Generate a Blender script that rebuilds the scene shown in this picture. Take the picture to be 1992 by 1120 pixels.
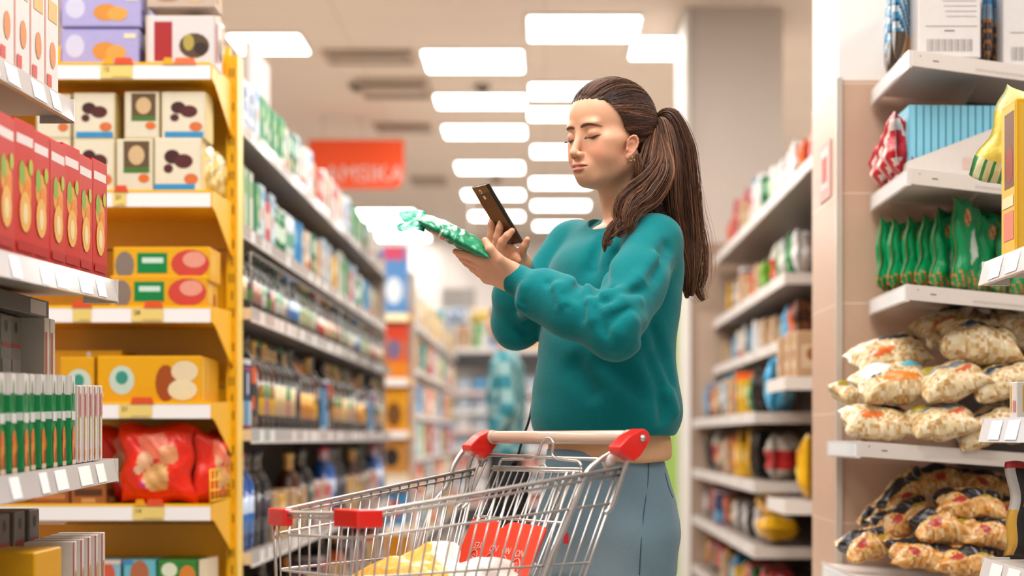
import bpy, math, random, numpy as np
from mathutils import Vector, Matrix
for _o in list(bpy.data.objects): bpy.data.objects.remove(_o)
sc = bpy.context.scene; COL = sc.collection
R = math.radians
# ------------------------------------------------------------------ camera
F_PX, VX, VY, HC = 3200.0, 1060.0, 850.0, 0.95      # focal length and vanishing point in pixels, eye height
cam_d = bpy.data.cameras.new('camera'); cam = bpy.data.objects.new('camera', cam_d); COL.objects.link(cam)
cam.location = (0, 0, HC); cam.rotation_euler = (R(90), 0, 0)
cam_d.sensor_width = 36; cam_d.lens = F_PX/1992*36
cam_d.shift_x = -(VX-996)/1992; cam_d.shift_y = (VY-560)/1992
cam_d.clip_start = .05; cam_d.clip_end = 200
cam_d.dof.use_dof = True; cam_d.dof.focus_distance = 3.38; cam_d.dof.aperture_fstop = 2.0
sc.camera = cam
# ------------------------------------------------------------------ world, exposure
w = bpy.data.worlds.new('store_air'); sc.world = w; w.use_nodes = True
w.node_tree.nodes['Background'].inputs[0].default_value = (1.0, .97, .93, 1)
w.node_tree.nodes['Background'].inputs[1].default_value = .40
sc.view_settings.view_transform = 'Standard'; sc.view_settings.look = 'None'
sc.view_settings.gamma = 1; sc.view_settings.use_curve_mapping = False
sc.view_settings.exposure = 0.50
sc.cycles.use_denoising = True
sc.cycles.max_bounces = 6; sc.cycles.diffuse_bounces = 3; sc.cycles.glossy_bounces = 2
sc.cycles.transmission_bounces = 4; sc.cycles.transparent_max_bounces = 6
sc.cycles.caustics_reflective = False; sc.cycles.caustics_refractive = False
LIGHT_W = 8.0
def P(px, py, Y):
    return Vector(((px-VX)*Y/F_PX, Y, HC+(VY-py)*Y/F_PX))
# key light: the luminaire rows over the aisle behind and beside the photographer
def area(name, loc, sx, sy, energy, rot=(0, 0, 0), col=(1, .97, .93)):
    d = bpy.data.lights.new(name, 'AREA'); d.shape = 'RECTANGLE'; d.size = sx; d.size_y = sy; d.energy = energy; d.color = col
    o = bpy.data.objects.new(name, d); COL.objects.link(o); o.location = loc; o.rotation_euler = rot
    return o
area('aisle_light_row', (-.1, 2.2, 3.34), 1.2, 3.0, 78)
area('aisle_light_row', (-2.0, 3.4, 3.34), 1.0, 3.0, 50)
area('aisle_light_row', (2.6, 2.8, 3.34), 1.0, 3.0, 46)
area('aisle_light_row', (0., 6.3, 3.34), 1.2, 2.6, 75)
for _x, _y in ((-4.5, 8.5), (-4.5, 13.5), (4.2, 8.5), (4.2, 13.5), (1.8, 12.0), (-1.9, 7.5)): area('side_fill_light', (_x, _y, 3.34), 1.2, 3.6, 95)  # fill lights added to brighten the ceiling and the back of the store
# ------------------------------------------------------------------ helpers
def lin(c):
    if isinstance(c, str):
        c = c.lstrip('#'); c = tuple(int(c[i:i+2], 16)/255 for i in (0, 2, 4))
    return tuple((x/12.92 if x <= .04045 else ((x+.055)/1.055)**2.4) for x in c[:3])
_mats = {}
def mat(name, col=None, rough=.5, metal=0, spec=.5, bump=None, noise=None, emit=None, sheen=0, sss=0, coat=0, alpha=1, trans=0, attr=False, gain=1.0):
    """procedural material; attr: colour comes from the printed colours of the mesh; bump=(scale,strength,dist); noise=(scale,amount)"""
    if name in _mats: return _mats[name]
    m = bpy.data.materials.new(name); m.use_nodes = True; nt = m.node_tree; b = nt.nodes['Principled BSDF']
    b.inputs['Roughness'].default_value = rough; b.inputs['Metallic'].default_value = metal
    b.inputs['Specular IOR Level'].default_value = spec
    if coat: b.inputs['Coat Weight'].default_value = coat; b.inputs['Coat Roughness'].default_value = .12
    if sheen: b.inputs['Sheen Weight'].default_value = sheen; b.inputs['Sheen Roughness'].default_value = .4
    if sss:
        b.inputs['Subsurface Weight'].default_value = sss; b.inputs['Subsurface Radius'].default_value = (.012, .005, .003)
        b.inputs['Subsurface Scale'].default_value = 1.0
    if trans: b.inputs['Transmission Weight'].default_value = trans
    if alpha < 1: b.inputs['Alpha'].default_value = alpha
    src = None
    if attr:
        a = nt.nodes.new('ShaderNodeAttribute'); a.attribute_name = 'Col'; src = a.outputs['Color']
    elif col is not None:
        b.inputs['Base Color'].default_value = (*lin(col), 1)
    tc = nt.nodes.new('ShaderNodeTexCoord')
    if noise:
        n = nt.nodes.new('ShaderNodeTexNoise'); n.inputs['Scale'].default_value = noise[0]; n.inputs['Detail'].default_value = 3
        nt.links.new(tc.outputs['Object'], n.inputs['Vector'])
        mp = nt.nodes.new('ShaderNodeMapRange'); mp.inputs[3].default_value = gain*(1-noise[1]); mp.inputs[4].default_value = gain*(1+noise[1])
        nt.links.new(n.outputs['Fac'], mp.inputs[0])
        mx = nt.nodes.new('ShaderNodeVectorMath'); mx.operation = 'SCALE'
        if src is None:
            rgb = nt.nodes.new('ShaderNodeRGB'); rgb.outputs[0].default_value = (*lin(col), 1); src = rgb.outputs[0]
        nt.links.new(src, mx.inputs[0]); nt.links.new(mp.outputs[0], mx.inputs['Scale']); src = mx.outputs[0]
    if src is not None: nt.links.new(src, b.inputs['Base Color'])
    if bump:
        n = nt.nodes.new('ShaderNodeTexNoise'); n.inputs['Scale'].default_value = bump[0]; n.inputs['Detail'].default_value = 2
        nt.links.new(tc.outputs['Object'], n.inputs['Vector'])
        bp = nt.nodes.new('ShaderNodeBump'); bp.inputs['Strength'].default_value = bump[1]; bp.inputs['Distance'].default_value = bump[2]
        nt.links.new(n.outputs['Fac'], bp.inputs['Height']); nt.links.new(bp.outputs[0], b.inputs['Normal'])
    if emit:
        b.inputs['Emission Color'].default_value = (*emit[0], 1); b.inputs['Emission Strength'].default_value = emit[1]
    _mats[name] = m; return m
def M_print(): return mat('printed_card', rough=.45, spec=.3, attr=True, noise=(60, .05), gain=.80)
def M_film(): return mat('plastic_film', rough=.32, attr=True, bump=(28, .5, .01), coat=.12, spec=.4, noise=(40, .06), gain=.86)
def M_gloss(): return mat('glossy_plastic', rough=.12, attr=True, spec=.6)
def M_paint(): return mat('painted_metal', rough=.38, attr=True)
def M_matte(): return mat('matte_surface', rough=.7, attr=True, noise=(8, .06))
def M_chrome(): return mat('zinc_wire', '#d2cdc8', rough=.3, metal=.85)

class MB:
    """collects faces with their printed colour; build() links them as ONE mesh object"""
    def __init__(s): s.v = []; s.f = []; s.c = []; s.s = []; s.M = None
    def add(s, verts, faces, col, smooth=False):
        o = len(s.v)
        if s.M is not None: verts = [tuple(s.M @ Vector(p)) for p in verts]
        s.v += [tuple(p) for p in verts]; s.f += [tuple(i+o for i in f) for f in faces]
        if isinstance(col, list): s.c += col
        else: s.c += [lin(col)]*len(faces)
        s.s += [smooth]*len(faces); return s
    def box(s, x0, y0, z0, x1, y1, z1, col, b=0):
        if b:
            vs = []; 
            for z, k in ((z0, b), (z0+b, 0), (z1-b, 0), (z1, b)):
                X0, X1, Y0, Y1 = x0+k, x1-k, y0+k, y1-k
                q = b if k == 0 else b*.4
                vs += [(X0+q, Y0, z), (X1-q, Y0, z), (X1, Y0+q, z), (X1, Y1-q, z), (X1-q, Y1, z), (X0+q, Y1, z), (X0, Y1-q, z), (X0, Y0+q, z)]
            fs = [tuple(range(7, -1, -1)), tuple(range(24, 32))]
            for r in range(3):
                for i in range(8): j = (i+1) % 8; fs.append((r*8+i, r*8+j, r*8+8+j, r*8+8+i))
            return s.add(vs, fs, col)
        vs = [(x0, y0, z0), (x1, y0, z0), (x1, y1, z0), (x0, y1, z0), (x0, y0, z1), (x1, y0, z1), (x1, y1, z1), (x0, y1, z1)]
        return s.add(vs, [(3, 2, 1, 0), (4, 5, 6, 7), (0, 1, 5, 4), (1, 2, 6, 5), (2, 3, 7, 6), (3, 0, 4, 7)], col)
    def quad(s, pts, col): return s.add(pts, [tuple(range(len(pts)))], col)
    def prism(s, poly, axis, a, b, col, smooth=False):
        """poly of 2d points, extruded along axis from a to b"""
        def mk(u, v, t): return {'x': (t, u, v), 'y': (u, t, v), 'z': (u, v, t)}[axis]
        n = len(poly); vs = [mk(u, v, a) for u, v in poly]+[mk(u, v, b) for u, v in poly]
        fs = [tuple(range(n))[::-1], tuple(range(n, 2*n))]+[(i, (i+1) % n, n+(i+1) % n, n+i) for i in range(n)]
        return s.add(vs, fs, col, smooth)
    def lathe(s, prof, cols, n=14, c=(0, 0, 0), sx=1, sy=1):
        vs = []; fs = []; cc = []
        for r, z in prof:
            for i in range(n): a = 2*math.pi*i/n; vs.append((c[0]+r*sx*math.cos(a), c[1]+r*sy*math.sin(a), c[2]+z))
        for k in range(len(prof)-1):
            cl = lin(cols[k]) if isinstance(cols, list) else lin(cols)
            for i in range(n): j = (i+1) % n; fs.append((k*n+i, k*n+j, k*n+n+j, k*n+n+i)); cc.append(cl)
        fs.append(tuple(range(n))[::-1]); cc.append(cc[0]); fs.append(tuple(range((len(prof)-1)*n, len(prof)*n))); cc.append(cc[-1])
        return s.add(vs, fs, cc, True)
    def tube(s, pts, r, col='#d2cdc8', n=6, closed=False, caps=True):
        pts = [Vector(p) for p in pts]; N = len(pts); vs = []; prev = None
        for i, p in enumerate(pts):
            a = pts[i-1] if (i > 0 or closed) else p; b = pts[(i+1) % N] if (i < N-1 or closed) else p
            t = (b-a); t = t.normalized() if t.length > 1e-9 else Vector((0, 0, 1))
            if prev is None: u = t.orthogonal().normalized()
            else:
                u = prev-t*prev.dot(t); u = u.normalized() if u.length > 1e-6 else t.orthogonal().normalized()
            prev = u; v = t.cross(u); rr = r[i] if isinstance(r, (list, tuple)) else r
            for k in range(n): a_ = 2*math.pi*k/n; vs.append(tuple(p+u*math.cos(a_)*rr+v*math.sin(a_)*rr))
        fs = []
        for i in range(N if closed else N-1):
            j = (i+1) % N
            for k in range(n): l = (k+1) % n; fs.append((i*n+k, i*n+l, j*n+l, j*n+k))
        if caps and not closed: fs += [tuple(range(n))[::-1], tuple(range((N-1)*n, N*n))]
        return s.add(vs, fs, col, True)
    def ell(s, c, r, col, nu=14, nv=9):
        vs = []; fs = []
        for j in range(nv+1):
            t = math.pi*j/nv
            for i in range(nu): a = 2*math.pi*i/nu; vs.append((c[0]+r[0]*math.sin(t)*math.cos(a), c[1]+r[1]*math.sin(t)*math.sin(a), c[2]-r[2]*math.cos(t)))
        for j in range(nv):
            for i in range(nu): k = (i+1) % nu; fs.append((j*nu+i, j*nu+k, (j+1)*nu+k, (j+1)*nu+i))
        return s.add(vs, fs, col, True)
    def build(s, name, m, parent=None, loc=None):
        me = bpy.data.meshes.new(name); nv, nf = len(s.v), len(s.f)
        me.from_pydata(s.v, [], s.f)
        ca = me.attributes.new('Col', 'FLOAT_COLOR', 'CORNER')
        arr = np.repeat(np.array([(*c, 1) for c in s.c], dtype=np.float32), [len(f) for f in s.f], axis=0)
        ca.data.foreach_set('color', arr.ravel())
        me.polygons.foreach_set('use_smooth', s.s); me.materials.append(m); me.update()
        o = bpy.data.objects.new(name, me); COL.objects.link(o)
        if parent is not None: o.parent = parent
        if loc is not None: o.location = loc
        return o
def empty(name, loc=(0, 0, 0), rz=0):
    o = bpy.data.objects.new(name, None); COL.objects.link(o); o.location = loc; o.rotation_euler = (0, 0, rz); o.empty_display_size = .05; return o
def tag(o, label, cat, group=None, kind=None):
    if label: o['label'] = label
    if cat: o['category'] = cat
    if group: o['group'] = group
    if kind: o['kind'] = kind
    return o
def struct(o): o['kind'] = 'structure'; return o
def dup(root, parent=None):
    c = root.copy(); COL.objects.link(c)
    if parent is not None: c.parent = parent
    for ch in list(root.children): dup(ch, c)
    return c
def smooth_path(pts, n=8, closed=False):
    """Catmull-Rom through the points"""
    pts = [Vector(p) for p in pts]; N = len(pts); out = []
    for i in range(N if closed else N-1):
        if closed: a, b, c, d = pts[i-1], pts[i], pts[(i+1) % N], pts[(i+2) % N]
        else: a, b, c, d = pts[max(i-1, 0)], pts[i], pts[i+1], pts[min(i+2, N-1)]
        for k in range(n):
            t = k/n; out.append(.5*((2*b)+(-a+c)*t+(2*a-5*b+4*c-d)*t*t+(-a+3*b-3*c+d)*t*t*t))
    if not closed: out.append(pts[-1])
    return out
def round_path(pts, r, n=4):
    """polyline with rounded corners of radius about r"""
    pts = [Vector(p) for p in pts]; out = [pts[0]]
    for a, b, c in zip(pts, pts[1:], pts[2:]):
        u, v = a-b, c-b; k = min(r, u.length*.45, v.length*.45); p0, p1 = b+u.normalized()*k, b+v.normalized()*k
        for i in range(n+1): t = i/n; out.append(p0*(1-t)**2+b*2*t*(1-t)+p1*t*t)
    out.append(pts[-1]); return out
# ---- writing: the 3D font, converted to a mesh part
def text_mesh(name, s, size, m, parent, mtx, col='#ffffff', extr=.0005, align='CENTER', sx=1):
    cu = bpy.data.curves.new(name, 'FONT'); cu.body = s; cu.size = size; cu.extrude = extr; cu.align_x = align; cu.align_y = 'CENTER'; cu.resolution_u = 2
    to = bpy.data.objects.new(name, cu); COL.objects.link(to)
    dg = bpy.context.evaluated_depsgraph_get(); dg.update(); me = bpy.data.meshes.new_from_object(to.evaluated_get(dg))
    bpy.data.objects.remove(to); ca = me.attributes.new('Col', 'FLOAT_COLOR', 'CORNER')
    n = len(me.loops); a = np.tile(np.array((*lin(col), 1), dtype=np.float32), n); ca.data.foreach_set('color', a)
    me.materials.clear(); me.materials.append(m); o = bpy.data.objects.new(name, me); COL.objects.link(o)
    if parent is not None: o.parent = parent
    o.matrix_local = mtx @ Matrix.Diagonal((sx, 1, 1, 1)); return o
# ------------------------------------------------------------------ distance-field sculpting (bodies, clothes)
def smin(a, b, k):
    h = np.clip(.5+.5*(b-a)/k, 0, 1); return b*(1-h)+a*h-k*h*(1-h)
def smax(a, b, k): return -smin(-a, -b, k)
def s_sph(p, c, r): return np.sqrt(((p-np.array(c, dtype=np.float32))**2).sum(1))-r
def s_ell(p, c, r, Rm=None):
    q = p-np.array(c, dtype=np.float32)
    if Rm is not None: q = q @ Rm
    r = np.array(r, dtype=np.float32); k0 = np.sqrt(((q/r)**2).sum(1)); k1 = np.sqrt(((q/(r*r))**2).sum(1))+1e-9
    return k0*(k0-1)/k1
def s_cone(p, a, b, ra, rb):
    a = np.array(a, dtype=np.float32); b = np.array(b, dtype=np.float32); ba = b-a; pa = p-a
    h = np.clip((pa @ ba)/(ba @ ba+1e-12), 0, 1); return np.sqrt(((pa-h[:, None]*ba)**2).sum(1))-(ra+(rb-ra)*h)
def s_chain(p, pts, rs, k=.004):
    d = None
    for i in range(len(pts)-1):
        e = s_cone(p, pts[i], pts[i+1], rs[i], rs[i+1]); d = e if d is None else smin(d, e, k)
    return d
def s_loft(p, o, ax, ay, tab):
    """stack of ellipses: tab rows (z, ca, cb, ra, rb) along the axes ax, ay from o"""
    q = p-np.array(o, dtype=np.float32); u = q @ np.array(ax, dtype=np.float32); v = q @ np.array(ay, dtype=np.float32); z = p[:, 2]
    T = np.array(tab, dtype=np.float32); zz = np.linspace(T[0, 0], T[-1, 0], 90); kr = np.hanning(13); kr /= kr.sum()
    g = []
    for i in range(1, 5): s_ = np.interp(zz, T[:, 0], T[:, i]); g.append(np.interp(z, zz, np.convolve(np.pad(s_, 6, mode='reflect', reflect_type='odd'), kr, 'valid')))
    uu, vv = (u-g[0])/g[2], (v-g[1])/g[3]; k0 = np.sqrt(uu*uu+vv*vv); k1 = np.sqrt((uu/g[2])**2+(vv/g[3])**2)+1e-6
    d = k0*(k0-1)/k1; d = np.where(k0 < .3, -np.minimum(g[2], g[3])*.7, d)
    return smax(d, smax(T[0, 0]-z, z-T[-1, 0], .004), .012)
def surf_nets(f, lo, hi, h, B=8, slack=1.5):
    lo = np.array(lo, dtype=np.float32); n = np.ceil((np.array(hi)-lo)/h/B).astype(int)*B
    nb = n//B; g = np.stack(np.meshgrid(*[np.arange(k) for k in nb], indexing='ij'), -1).reshape(-1, 3)
    d = f((lo+(g*B+B/2)*h).astype(np.float32)); act = np.abs(d) < B*h*.87*slack+h
    Fv = np.repeat(np.repeat(np.repeat(np.where(d.reshape(nb) < 0, -1., 1.).astype(np.float32), B, 0), B, 1), B, 2)
    loc = np.stack(np.meshgrid(*[np.arange(B)]*3, indexing='ij'), -1).reshape(-1, 3); ga = g[act]
    for s in range(0, len(ga), 600):
        idx = (ga[s:s+600, None, :]*B+loc[None]).reshape(-1, 3); v = f((lo+idx*h).astype(np.float32))
        Fv[idx[:, 0], idx[:, 1], idx[:, 2]] = v
    ins = Fv < 0; cnt = np.zeros(n-1, dtype=np.int8); offs = [(a, b, c) for a in (0, 1) for b in (0, 1) for c in (0, 1)]
    sl = lambda o: tuple(slice(o[i], n[i]-1+o[i]) for i in range(3))
    for o in offs: cnt += ins[sl(o)]
    cells = np.argwhere((cnt > 0) & (cnt < 8)); ids = -np.ones(n-1, dtype=np.int64); ids[tuple(cells.T)] = np.arange(len(cells))
    cv = np.stack([Fv[tuple((cells+np.array(o)).T)] for o in offs], 1); acc = np.zeros((len(cells), 3)); num = np.zeros(len(cells))
    for a in range(8):
        for b in range(a+1, 8):
            da = np.array(offs[a]); db = np.array(offs[b])
            if abs(da-db).sum() != 1: continue
            m = (cv[:, a] < 0) != (cv[:, b] < 0); t = cv[m, a]/(cv[m, a]-cv[m, b]); acc[m] += da+t[:, None]*(db-da); num[m] += 1
    V = lo+(cells+acc/num[:, None])*h; faces = []
    for ax in range(3):
        e = [0, 0, 0]; e[ax] = 1; a1, a2 = [(1, 2), (2, 0), (0, 1)][ax]
        A = ins[:n[0]-e[0], :n[1]-e[1], :n[2]-e[2]]; Bm = ins[e[0]:, e[1]:, e[2]:]; ed = np.argwhere(A != Bm)
        ed = ed[(ed[:, a1] > 0) & (ed[:, a2] > 0) & (ed[:, a1] < n[a1]-1) & (ed[:, a2] < n[a2]-1)]
        def cid(d1, d2):
            q = ed.copy(); q[:, a1] -= d1; q[:, a2] -= d2; return ids[tuple(q.T)]
        Q = np.stack([cid(1, 1), cid(0, 1), cid(0, 0), cid(1, 0)], 1); fl = ~ins[tuple(ed.T)]
        Q[fl] = Q[fl][:, ::-1]; faces.append(Q[(Q >= 0).all(1)])
    return V.astype(np.float32), np.concatenate(faces)
def sdf_obj(name, parts, m, parent=None, colf=None, disp=None):
    """parts: list of (V, F); colf(V)->rgb linear; linked as one smooth mesh"""
    Vs = []; Fs = []; o = 0
    for V, Fq in parts: Vs.append(V); Fs.append(Fq+o); o += len(V)
    V = np.concatenate(Vs); Fq = np.concatenate(Fs); me = bpy.data.meshes.new(name)
    me.vertices.add(len(V)); me.vertices.foreach_set('co', V.astype(np.float32).ravel())
    me.loops.add(len(Fq)*4); me.loops.foreach_set('vertex_index', Fq.astype(np.int32).ravel())
    me.polygons.add(len(Fq)); me.polygons.foreach_set('loop_start', (np.arange(len(Fq))*4).astype(np.int32))
    me.polygons.foreach_set('use_smooth', np.ones(len(Fq), dtype=bool)); me.update(calc_edges=True); me.validate()
    if colf is not None:
        ca = me.attributes.new('Col', 'FLOAT_COLOR', 'POINT'); c = np.ones((len(V), 4), dtype=np.float32); c[:, :3] = colf(V); ca.data.foreach_set('color', c.ravel())
    me.materials.append(m); ob = bpy.data.objects.new(name, me); COL.objects.link(ob)
    if parent is not None: ob.parent = parent; ob.matrix_parent_inverse = parent.matrix_world.inverted()
    return ob
def cast(f, px, py, Y0=2.6, Y1=4.2):
    """where the view ray of a pixel meets the field f"""
    d = (P(px, py, 1.0)-Vector((0, 0, HC))); L = d.length; t = Y0
    for _ in range(80):
        q = Vector((0, 0, HC))+d*t; v = float(f(np.array([q], dtype=np.float32))[0])
        if v < .0006: return q
        t += max(v*.8/L, .0005)
        if t > Y1: break
    return None
# ================================================================== the setting
CEIL = HC+2.435
def wall_mat(name, col, rough=.6): return mat(name, col, rough=rough, noise=(3, .04))
# floor: pale polished tiles
fm = bpy.data.materials.new('floor_tiles'); fm.use_nodes = True; nt = fm.node_tree; b = nt.nodes['Principled BSDF']
tc = nt.nodes.new('ShaderNodeTexCoord'); br = nt.nodes.new('ShaderNodeTexBrick'); br.offset = 0
for k, v in (('Color1', (*lin('#c4bdb5'), 1)), ('Color2', (*lin('#cac3bb'), 1)), ('Mortar', (*lin('#a59e97'), 1)), ('Scale', 1.0), ('Mortar Size', .004), ('Brick Width', .6), ('Row Height', .6)): br.inputs[k].default_value = v
nt.links.new(tc.outputs['Object'], br.inputs['Vector']); nt.links.new(br.outputs['Color'], b.inputs['Base Color']); b.inputs['Roughness'].default_value = .25
mb = MB(); mb.box(-9, -2, -.1, 9, 21, 0, '#b0aaa4'); struct(mb.build('floor', fm))
# ceiling with tile joints
cm = bpy.data.materials.new('ceiling_tiles'); cm.use_nodes = True; nt = cm.node_tree; b = nt.nodes['Principled BSDF']
tc = nt.nodes.new('ShaderNodeTexCoord'); br = nt.nodes.new('ShaderNodeTexBrick'); br.offset = 0
for k, v in (('Color1', (*lin('#e4d3c3'), 1)), ('Color2', (*lin('#e1d0c0'), 1)), ('Mortar', (*lin('#d2c1b0'), 1)), ('Scale', 1.0), ('Mortar Size', .006), ('Brick Width', 1.2), ('Row Height', .6)): br.inputs[k].default_value = v
nt.links.new(tc.outputs['Object'], br.inputs['Vector']); nt.links.new(br.outputs['Color'], b.inputs['Base Color']); b.inputs['Roughness'].default_value = .9
mb = MB(); mb.box(-9, -2, CEIL, 9, 21, CEIL+.1, '#cdb9a6'); struct(mb.build('ceiling', cm))
WM = wall_mat('plaster', '#d9cfc7')
mb = MB(); mb.box(-9, 20, 0, 9, 20.2, CEIL, '#d9cfc7'); struct(mb.build('wall_back', WM))
mb = MB(); mb.box(-9.2, -2, 0, -9, 21, CEIL, '#d9cfc7'); struct(mb.build('wall_left', WM))
mb = MB(); mb.box(9, -2, 0, 9.2, 21, CEIL, '#d9cfc7'); struct(mb.build('wall_right', WM))
# column behind the right rack: painted above, tiled below
cx0, cx1, cy0, cy1 = .828, 1.352, 9.34, 9.95
mb = MB(); mb.box(cx0, cy0, 0, cx1, cy1, CEIL, '#cfc2b8'); c = struct(mb.build('wall_column', wall_mat('column_paint', '#d6cac0')))
mb = MB(); mb.box(cx0-.02, cy0-.025, 0, cx1, cy0, 2.05, '#a98d78'); struct(mb.build('wall_column_tiling', wall_mat('column_tile', '#a88f7c', .35)))
mb = MB(); mb.box(cx0-.035, cy0-.035, 0, cx0-.005, cy1, 3.37, '#efe9e2'); struct(mb.build('column_lit_side', mat('lit_side_white', '#efe9e3', rough=.5)))  # whiter strip paints in the bright light on the column's left face
mb = MB(); mb.box(.70, 9.6, 0, .775, 9.66, 2.6, '#8fae4e'); struct(mb.build('trim_2', mat('green_panel', '#93b352', rough=.6)))
# tiled pillar beside the near right rack
tm = bpy.data.materials.new('beige_tiles'); tm.use_nodes = True; nt = tm.node_tree; b = nt.nodes['Principled BSDF']
geo = nt.nodes.new('ShaderNodeNewGeometry'); sp = nt.nodes.new('ShaderNodeSeparateXYZ'); nt.links.new(geo.outputs['Position'], sp.inputs[0])
md = nt.nodes.new('ShaderNodeMath'); md.operation = 'ADD'; md.inputs[1].default_value = -1.312+.6; nt.links.new(sp.outputs['Z'], md.inputs[0])
mo = nt.nodes.new('ShaderNodeMath'); mo.operation = 'WRAP'; mo.inputs[1].default_value = .302; mo.inputs[2].default_value = 0; nt.links.new(md.outputs[0], mo.inputs[0])
lt = nt.nodes.new('ShaderNodeMath'); lt.operation = 'LESS_THAN'; lt.inputs[1].default_value = .004; nt.links.new(mo.outputs[0], lt.inputs[0])
nz = nt.nodes.new('ShaderNodeTexNoise'); nz.inputs['Scale'].default_value = 2.5; nt.links.new(geo.outputs['Position'], nz.inputs['Vector'])
cr = nt.nodes.new('ShaderNodeMix'); cr.data_type = 'RGBA'; cr.inputs[6].default_value = (*lin('#c09c84'), 1); cr.inputs[7].default_value = (*lin('#cbaa93'), 1); nt.links.new(nz.outputs['Fac'], cr.inputs[0])
mx = nt.nodes.new('ShaderNodeMix'); mx.data_type = 'RGBA'; mx.inputs[7].default_value = (*lin('#ddc7b4'), 1); nt.links.new(lt.outputs[0], mx.inputs[0]); nt.links.new(cr.outputs[2], mx.inputs[6])
nt.links.new(mx.outputs[2], b.inputs['Base Color']); b.inputs['Roughness'].default_value = .32
PX0, PY0, PY1 = .806, 4.52, 4.96
ZT = HC+(850-156)*4.52/3200
mb = MB(); mb.box(PX0, PY0, 0, 2.6, PY1, ZT, '#c4a28b'); struct(mb.build('wall_pillar', tm))
mb = MB(); mb.box(PX0+.002, PY0+.006, ZT, 2.6, PY1-.002, CEIL, '#ece6e0'); struct(mb.build('wall_pillar_upper', mat('white_paint', '#efe8e2', rough=.6)))
mb = MB(); mb.box(PX0-.006, PY0-.008, 0, PX0+.010, PY0+.012, ZT+.006, '#d8cec4'); struct(mb.build('trim_3', mat('corner_trim', '#cdc2b6', rough=.3, metal=.3)))
# small red notice on the pillar's side
nx = PX0-.004; n0, n1 = 4.63, 4.80; z0 = HC+(850-388)*4.7/3200; z1 = HC+(850-278)*4.7/3200
mb = MB(); mb.box(nx, n0, z0, nx+.0035, n1, z1, '#e9b3ab'); mb.box(nx-.001, n0+.02, z0+.03, nx, n1-.02, z1-.015, '#f2dcd6')
o = mb.build('notice', M_print()); tag(o, 'small pink and red notice stuck on the side of the beige tiled pillar', 'notice')
mb = MB(); mb.box(nx-.002, n0+.045, z0+.05, nx-.001, n1-.045, z1-.04, '#d4675c'); mb.build('notice_symbol', M_print(), o)
# ---- ceiling lights: flat panel luminaires with frame and diffuser
DIFF = mat('light_diffuser', '#ffffff', emit=((1, .98, .95), LIGHT_W))
lights = [  # centre px, centre y, width m, depth m
    (922, 114, .62, .56), (935, 192, .63, .40), (943, 252, .63, .44), (953, 322, .58, .48), (960, 375, .58, .46), (966, 417, .56, .46),
    (1135, 50, .64, .54), (1120, 172, .63, .42), (1112, 217, .63, .38), (1106, 290, .60, .44), (1092, 352, .56, .46), (1091, 396, .57, .46), (1086, 436, .52, .46),
    (1296, 88, .42, .52), (524, 80, .42, .44)]
rowname = lambda px: 'left-hand' if px < 1000 else 'right-hand'
ordn = ['nearest', 'second', 'third', 'fourth', 'fifth', 'sixth', 'seventh', 'eighth']
cnt = {'left-hand': 0, 'right-hand': 0}
for px, py, wd, dp in lights:
    Y = F_PX*(CEIL-HC)/(VY-py); X = (px-VX)*Y/F_PX
    t = empty('ceiling_light', (X, Y, CEIL)); mb = MB(); mb.box(-wd/2-.012, -dp/2-.012, -.020, wd/2+.012, dp/2+.012, 0, '#e9e4de'); mb.build('frame', M_paint(), t)
    mb = MB(); mb.box(-wd/2, -dp/2, -.026, wd/2, dp/2, -.0205, '#ffffff'); mb.build('diffuser', DIFF, t)
    if px > 1200: lb = 'ceiling light panel half hidden by the pale column, right of the two long rows'
    elif px < 600: lb = 'ceiling light panel alone over the left rack, above the yellow post'
    else:
        r_ = rowname(px); lb = f'{ordn[cnt[r_]]} ceiling light panel of the {r_} row running down the aisle'; cnt[r_] += 1
    tag(t, lb, 'ceiling light', 'light panels of the two ceiling rows' if 600 < px < 1200 else None)
# big bright luminaire further back left
t = empty('ceiling_light', (P(765, 432, 1).x*18.6, 18.6, CEIL)); mb = MB(); mb.box(-.34, -1.25, -.05, .34, 1.25, 0, '#e9e4de'); mb.build('frame', M_paint(), t); mb = MB(); mb.box(-.32, -1.23, -.06, .32, 1.23, -.0505, '#ffffff'); mb.build('diffuser', DIFF, t)
tag(t, 'long bright ceiling light at the far end, left of the green packet', 'ceiling light')
# ceiling vents
for px0, px1, y0, y1, lb in ((632, 806, 94, 118, 'square ceiling air unit with a dark slot, nearest the yellow rack'), (700, 836, 150, 186, 'wide ceiling air unit behind the nearest one'), (730, 840, 238, 252, 'ceiling air vent above the orange sign'), (800, 868, 342, 356, 'small far ceiling vent right of the orange sign')):
    Ya, Yb = F_PX*(CEIL-HC)/(VY-y0), F_PX*(CEIL-HC)/(VY-y1); Ym = (Ya+Yb)/2; xa, xb = (px0-VX)*Ym/F_PX, (px1-VX)*Ym/F_PX
    t = empty('ceiling_vent', ((xa+xb)/2, Ym, CEIL)); hw, hd = (xb-xa)/2, abs(Yb-Ya)/2; mb = MB(); mb.box(-hw, -hd, -.03, hw, hd, 0, '#b9a592'); mb.build('housing', M_matte(), t)
    mb = MB(); mb.box(-hw*.9, -hd*.8, -.034, hw*.9, -hd*.45, -.0305, '#6d5c50'); mb.box(-hw*.9, hd*.45, -.034, hw*.9, hd*.8, -.0305, '#7d6c5f'); mb.build('slot', M_matte(), t)
    mb = MB(); mb.box(-hw*.7, -hd*.3, -.038, hw*.7, hd*.3, -.0305, '#c6b4a3'); mb.build('cover', M_matte(), t); tag(t, lb, 'air vent')
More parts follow.
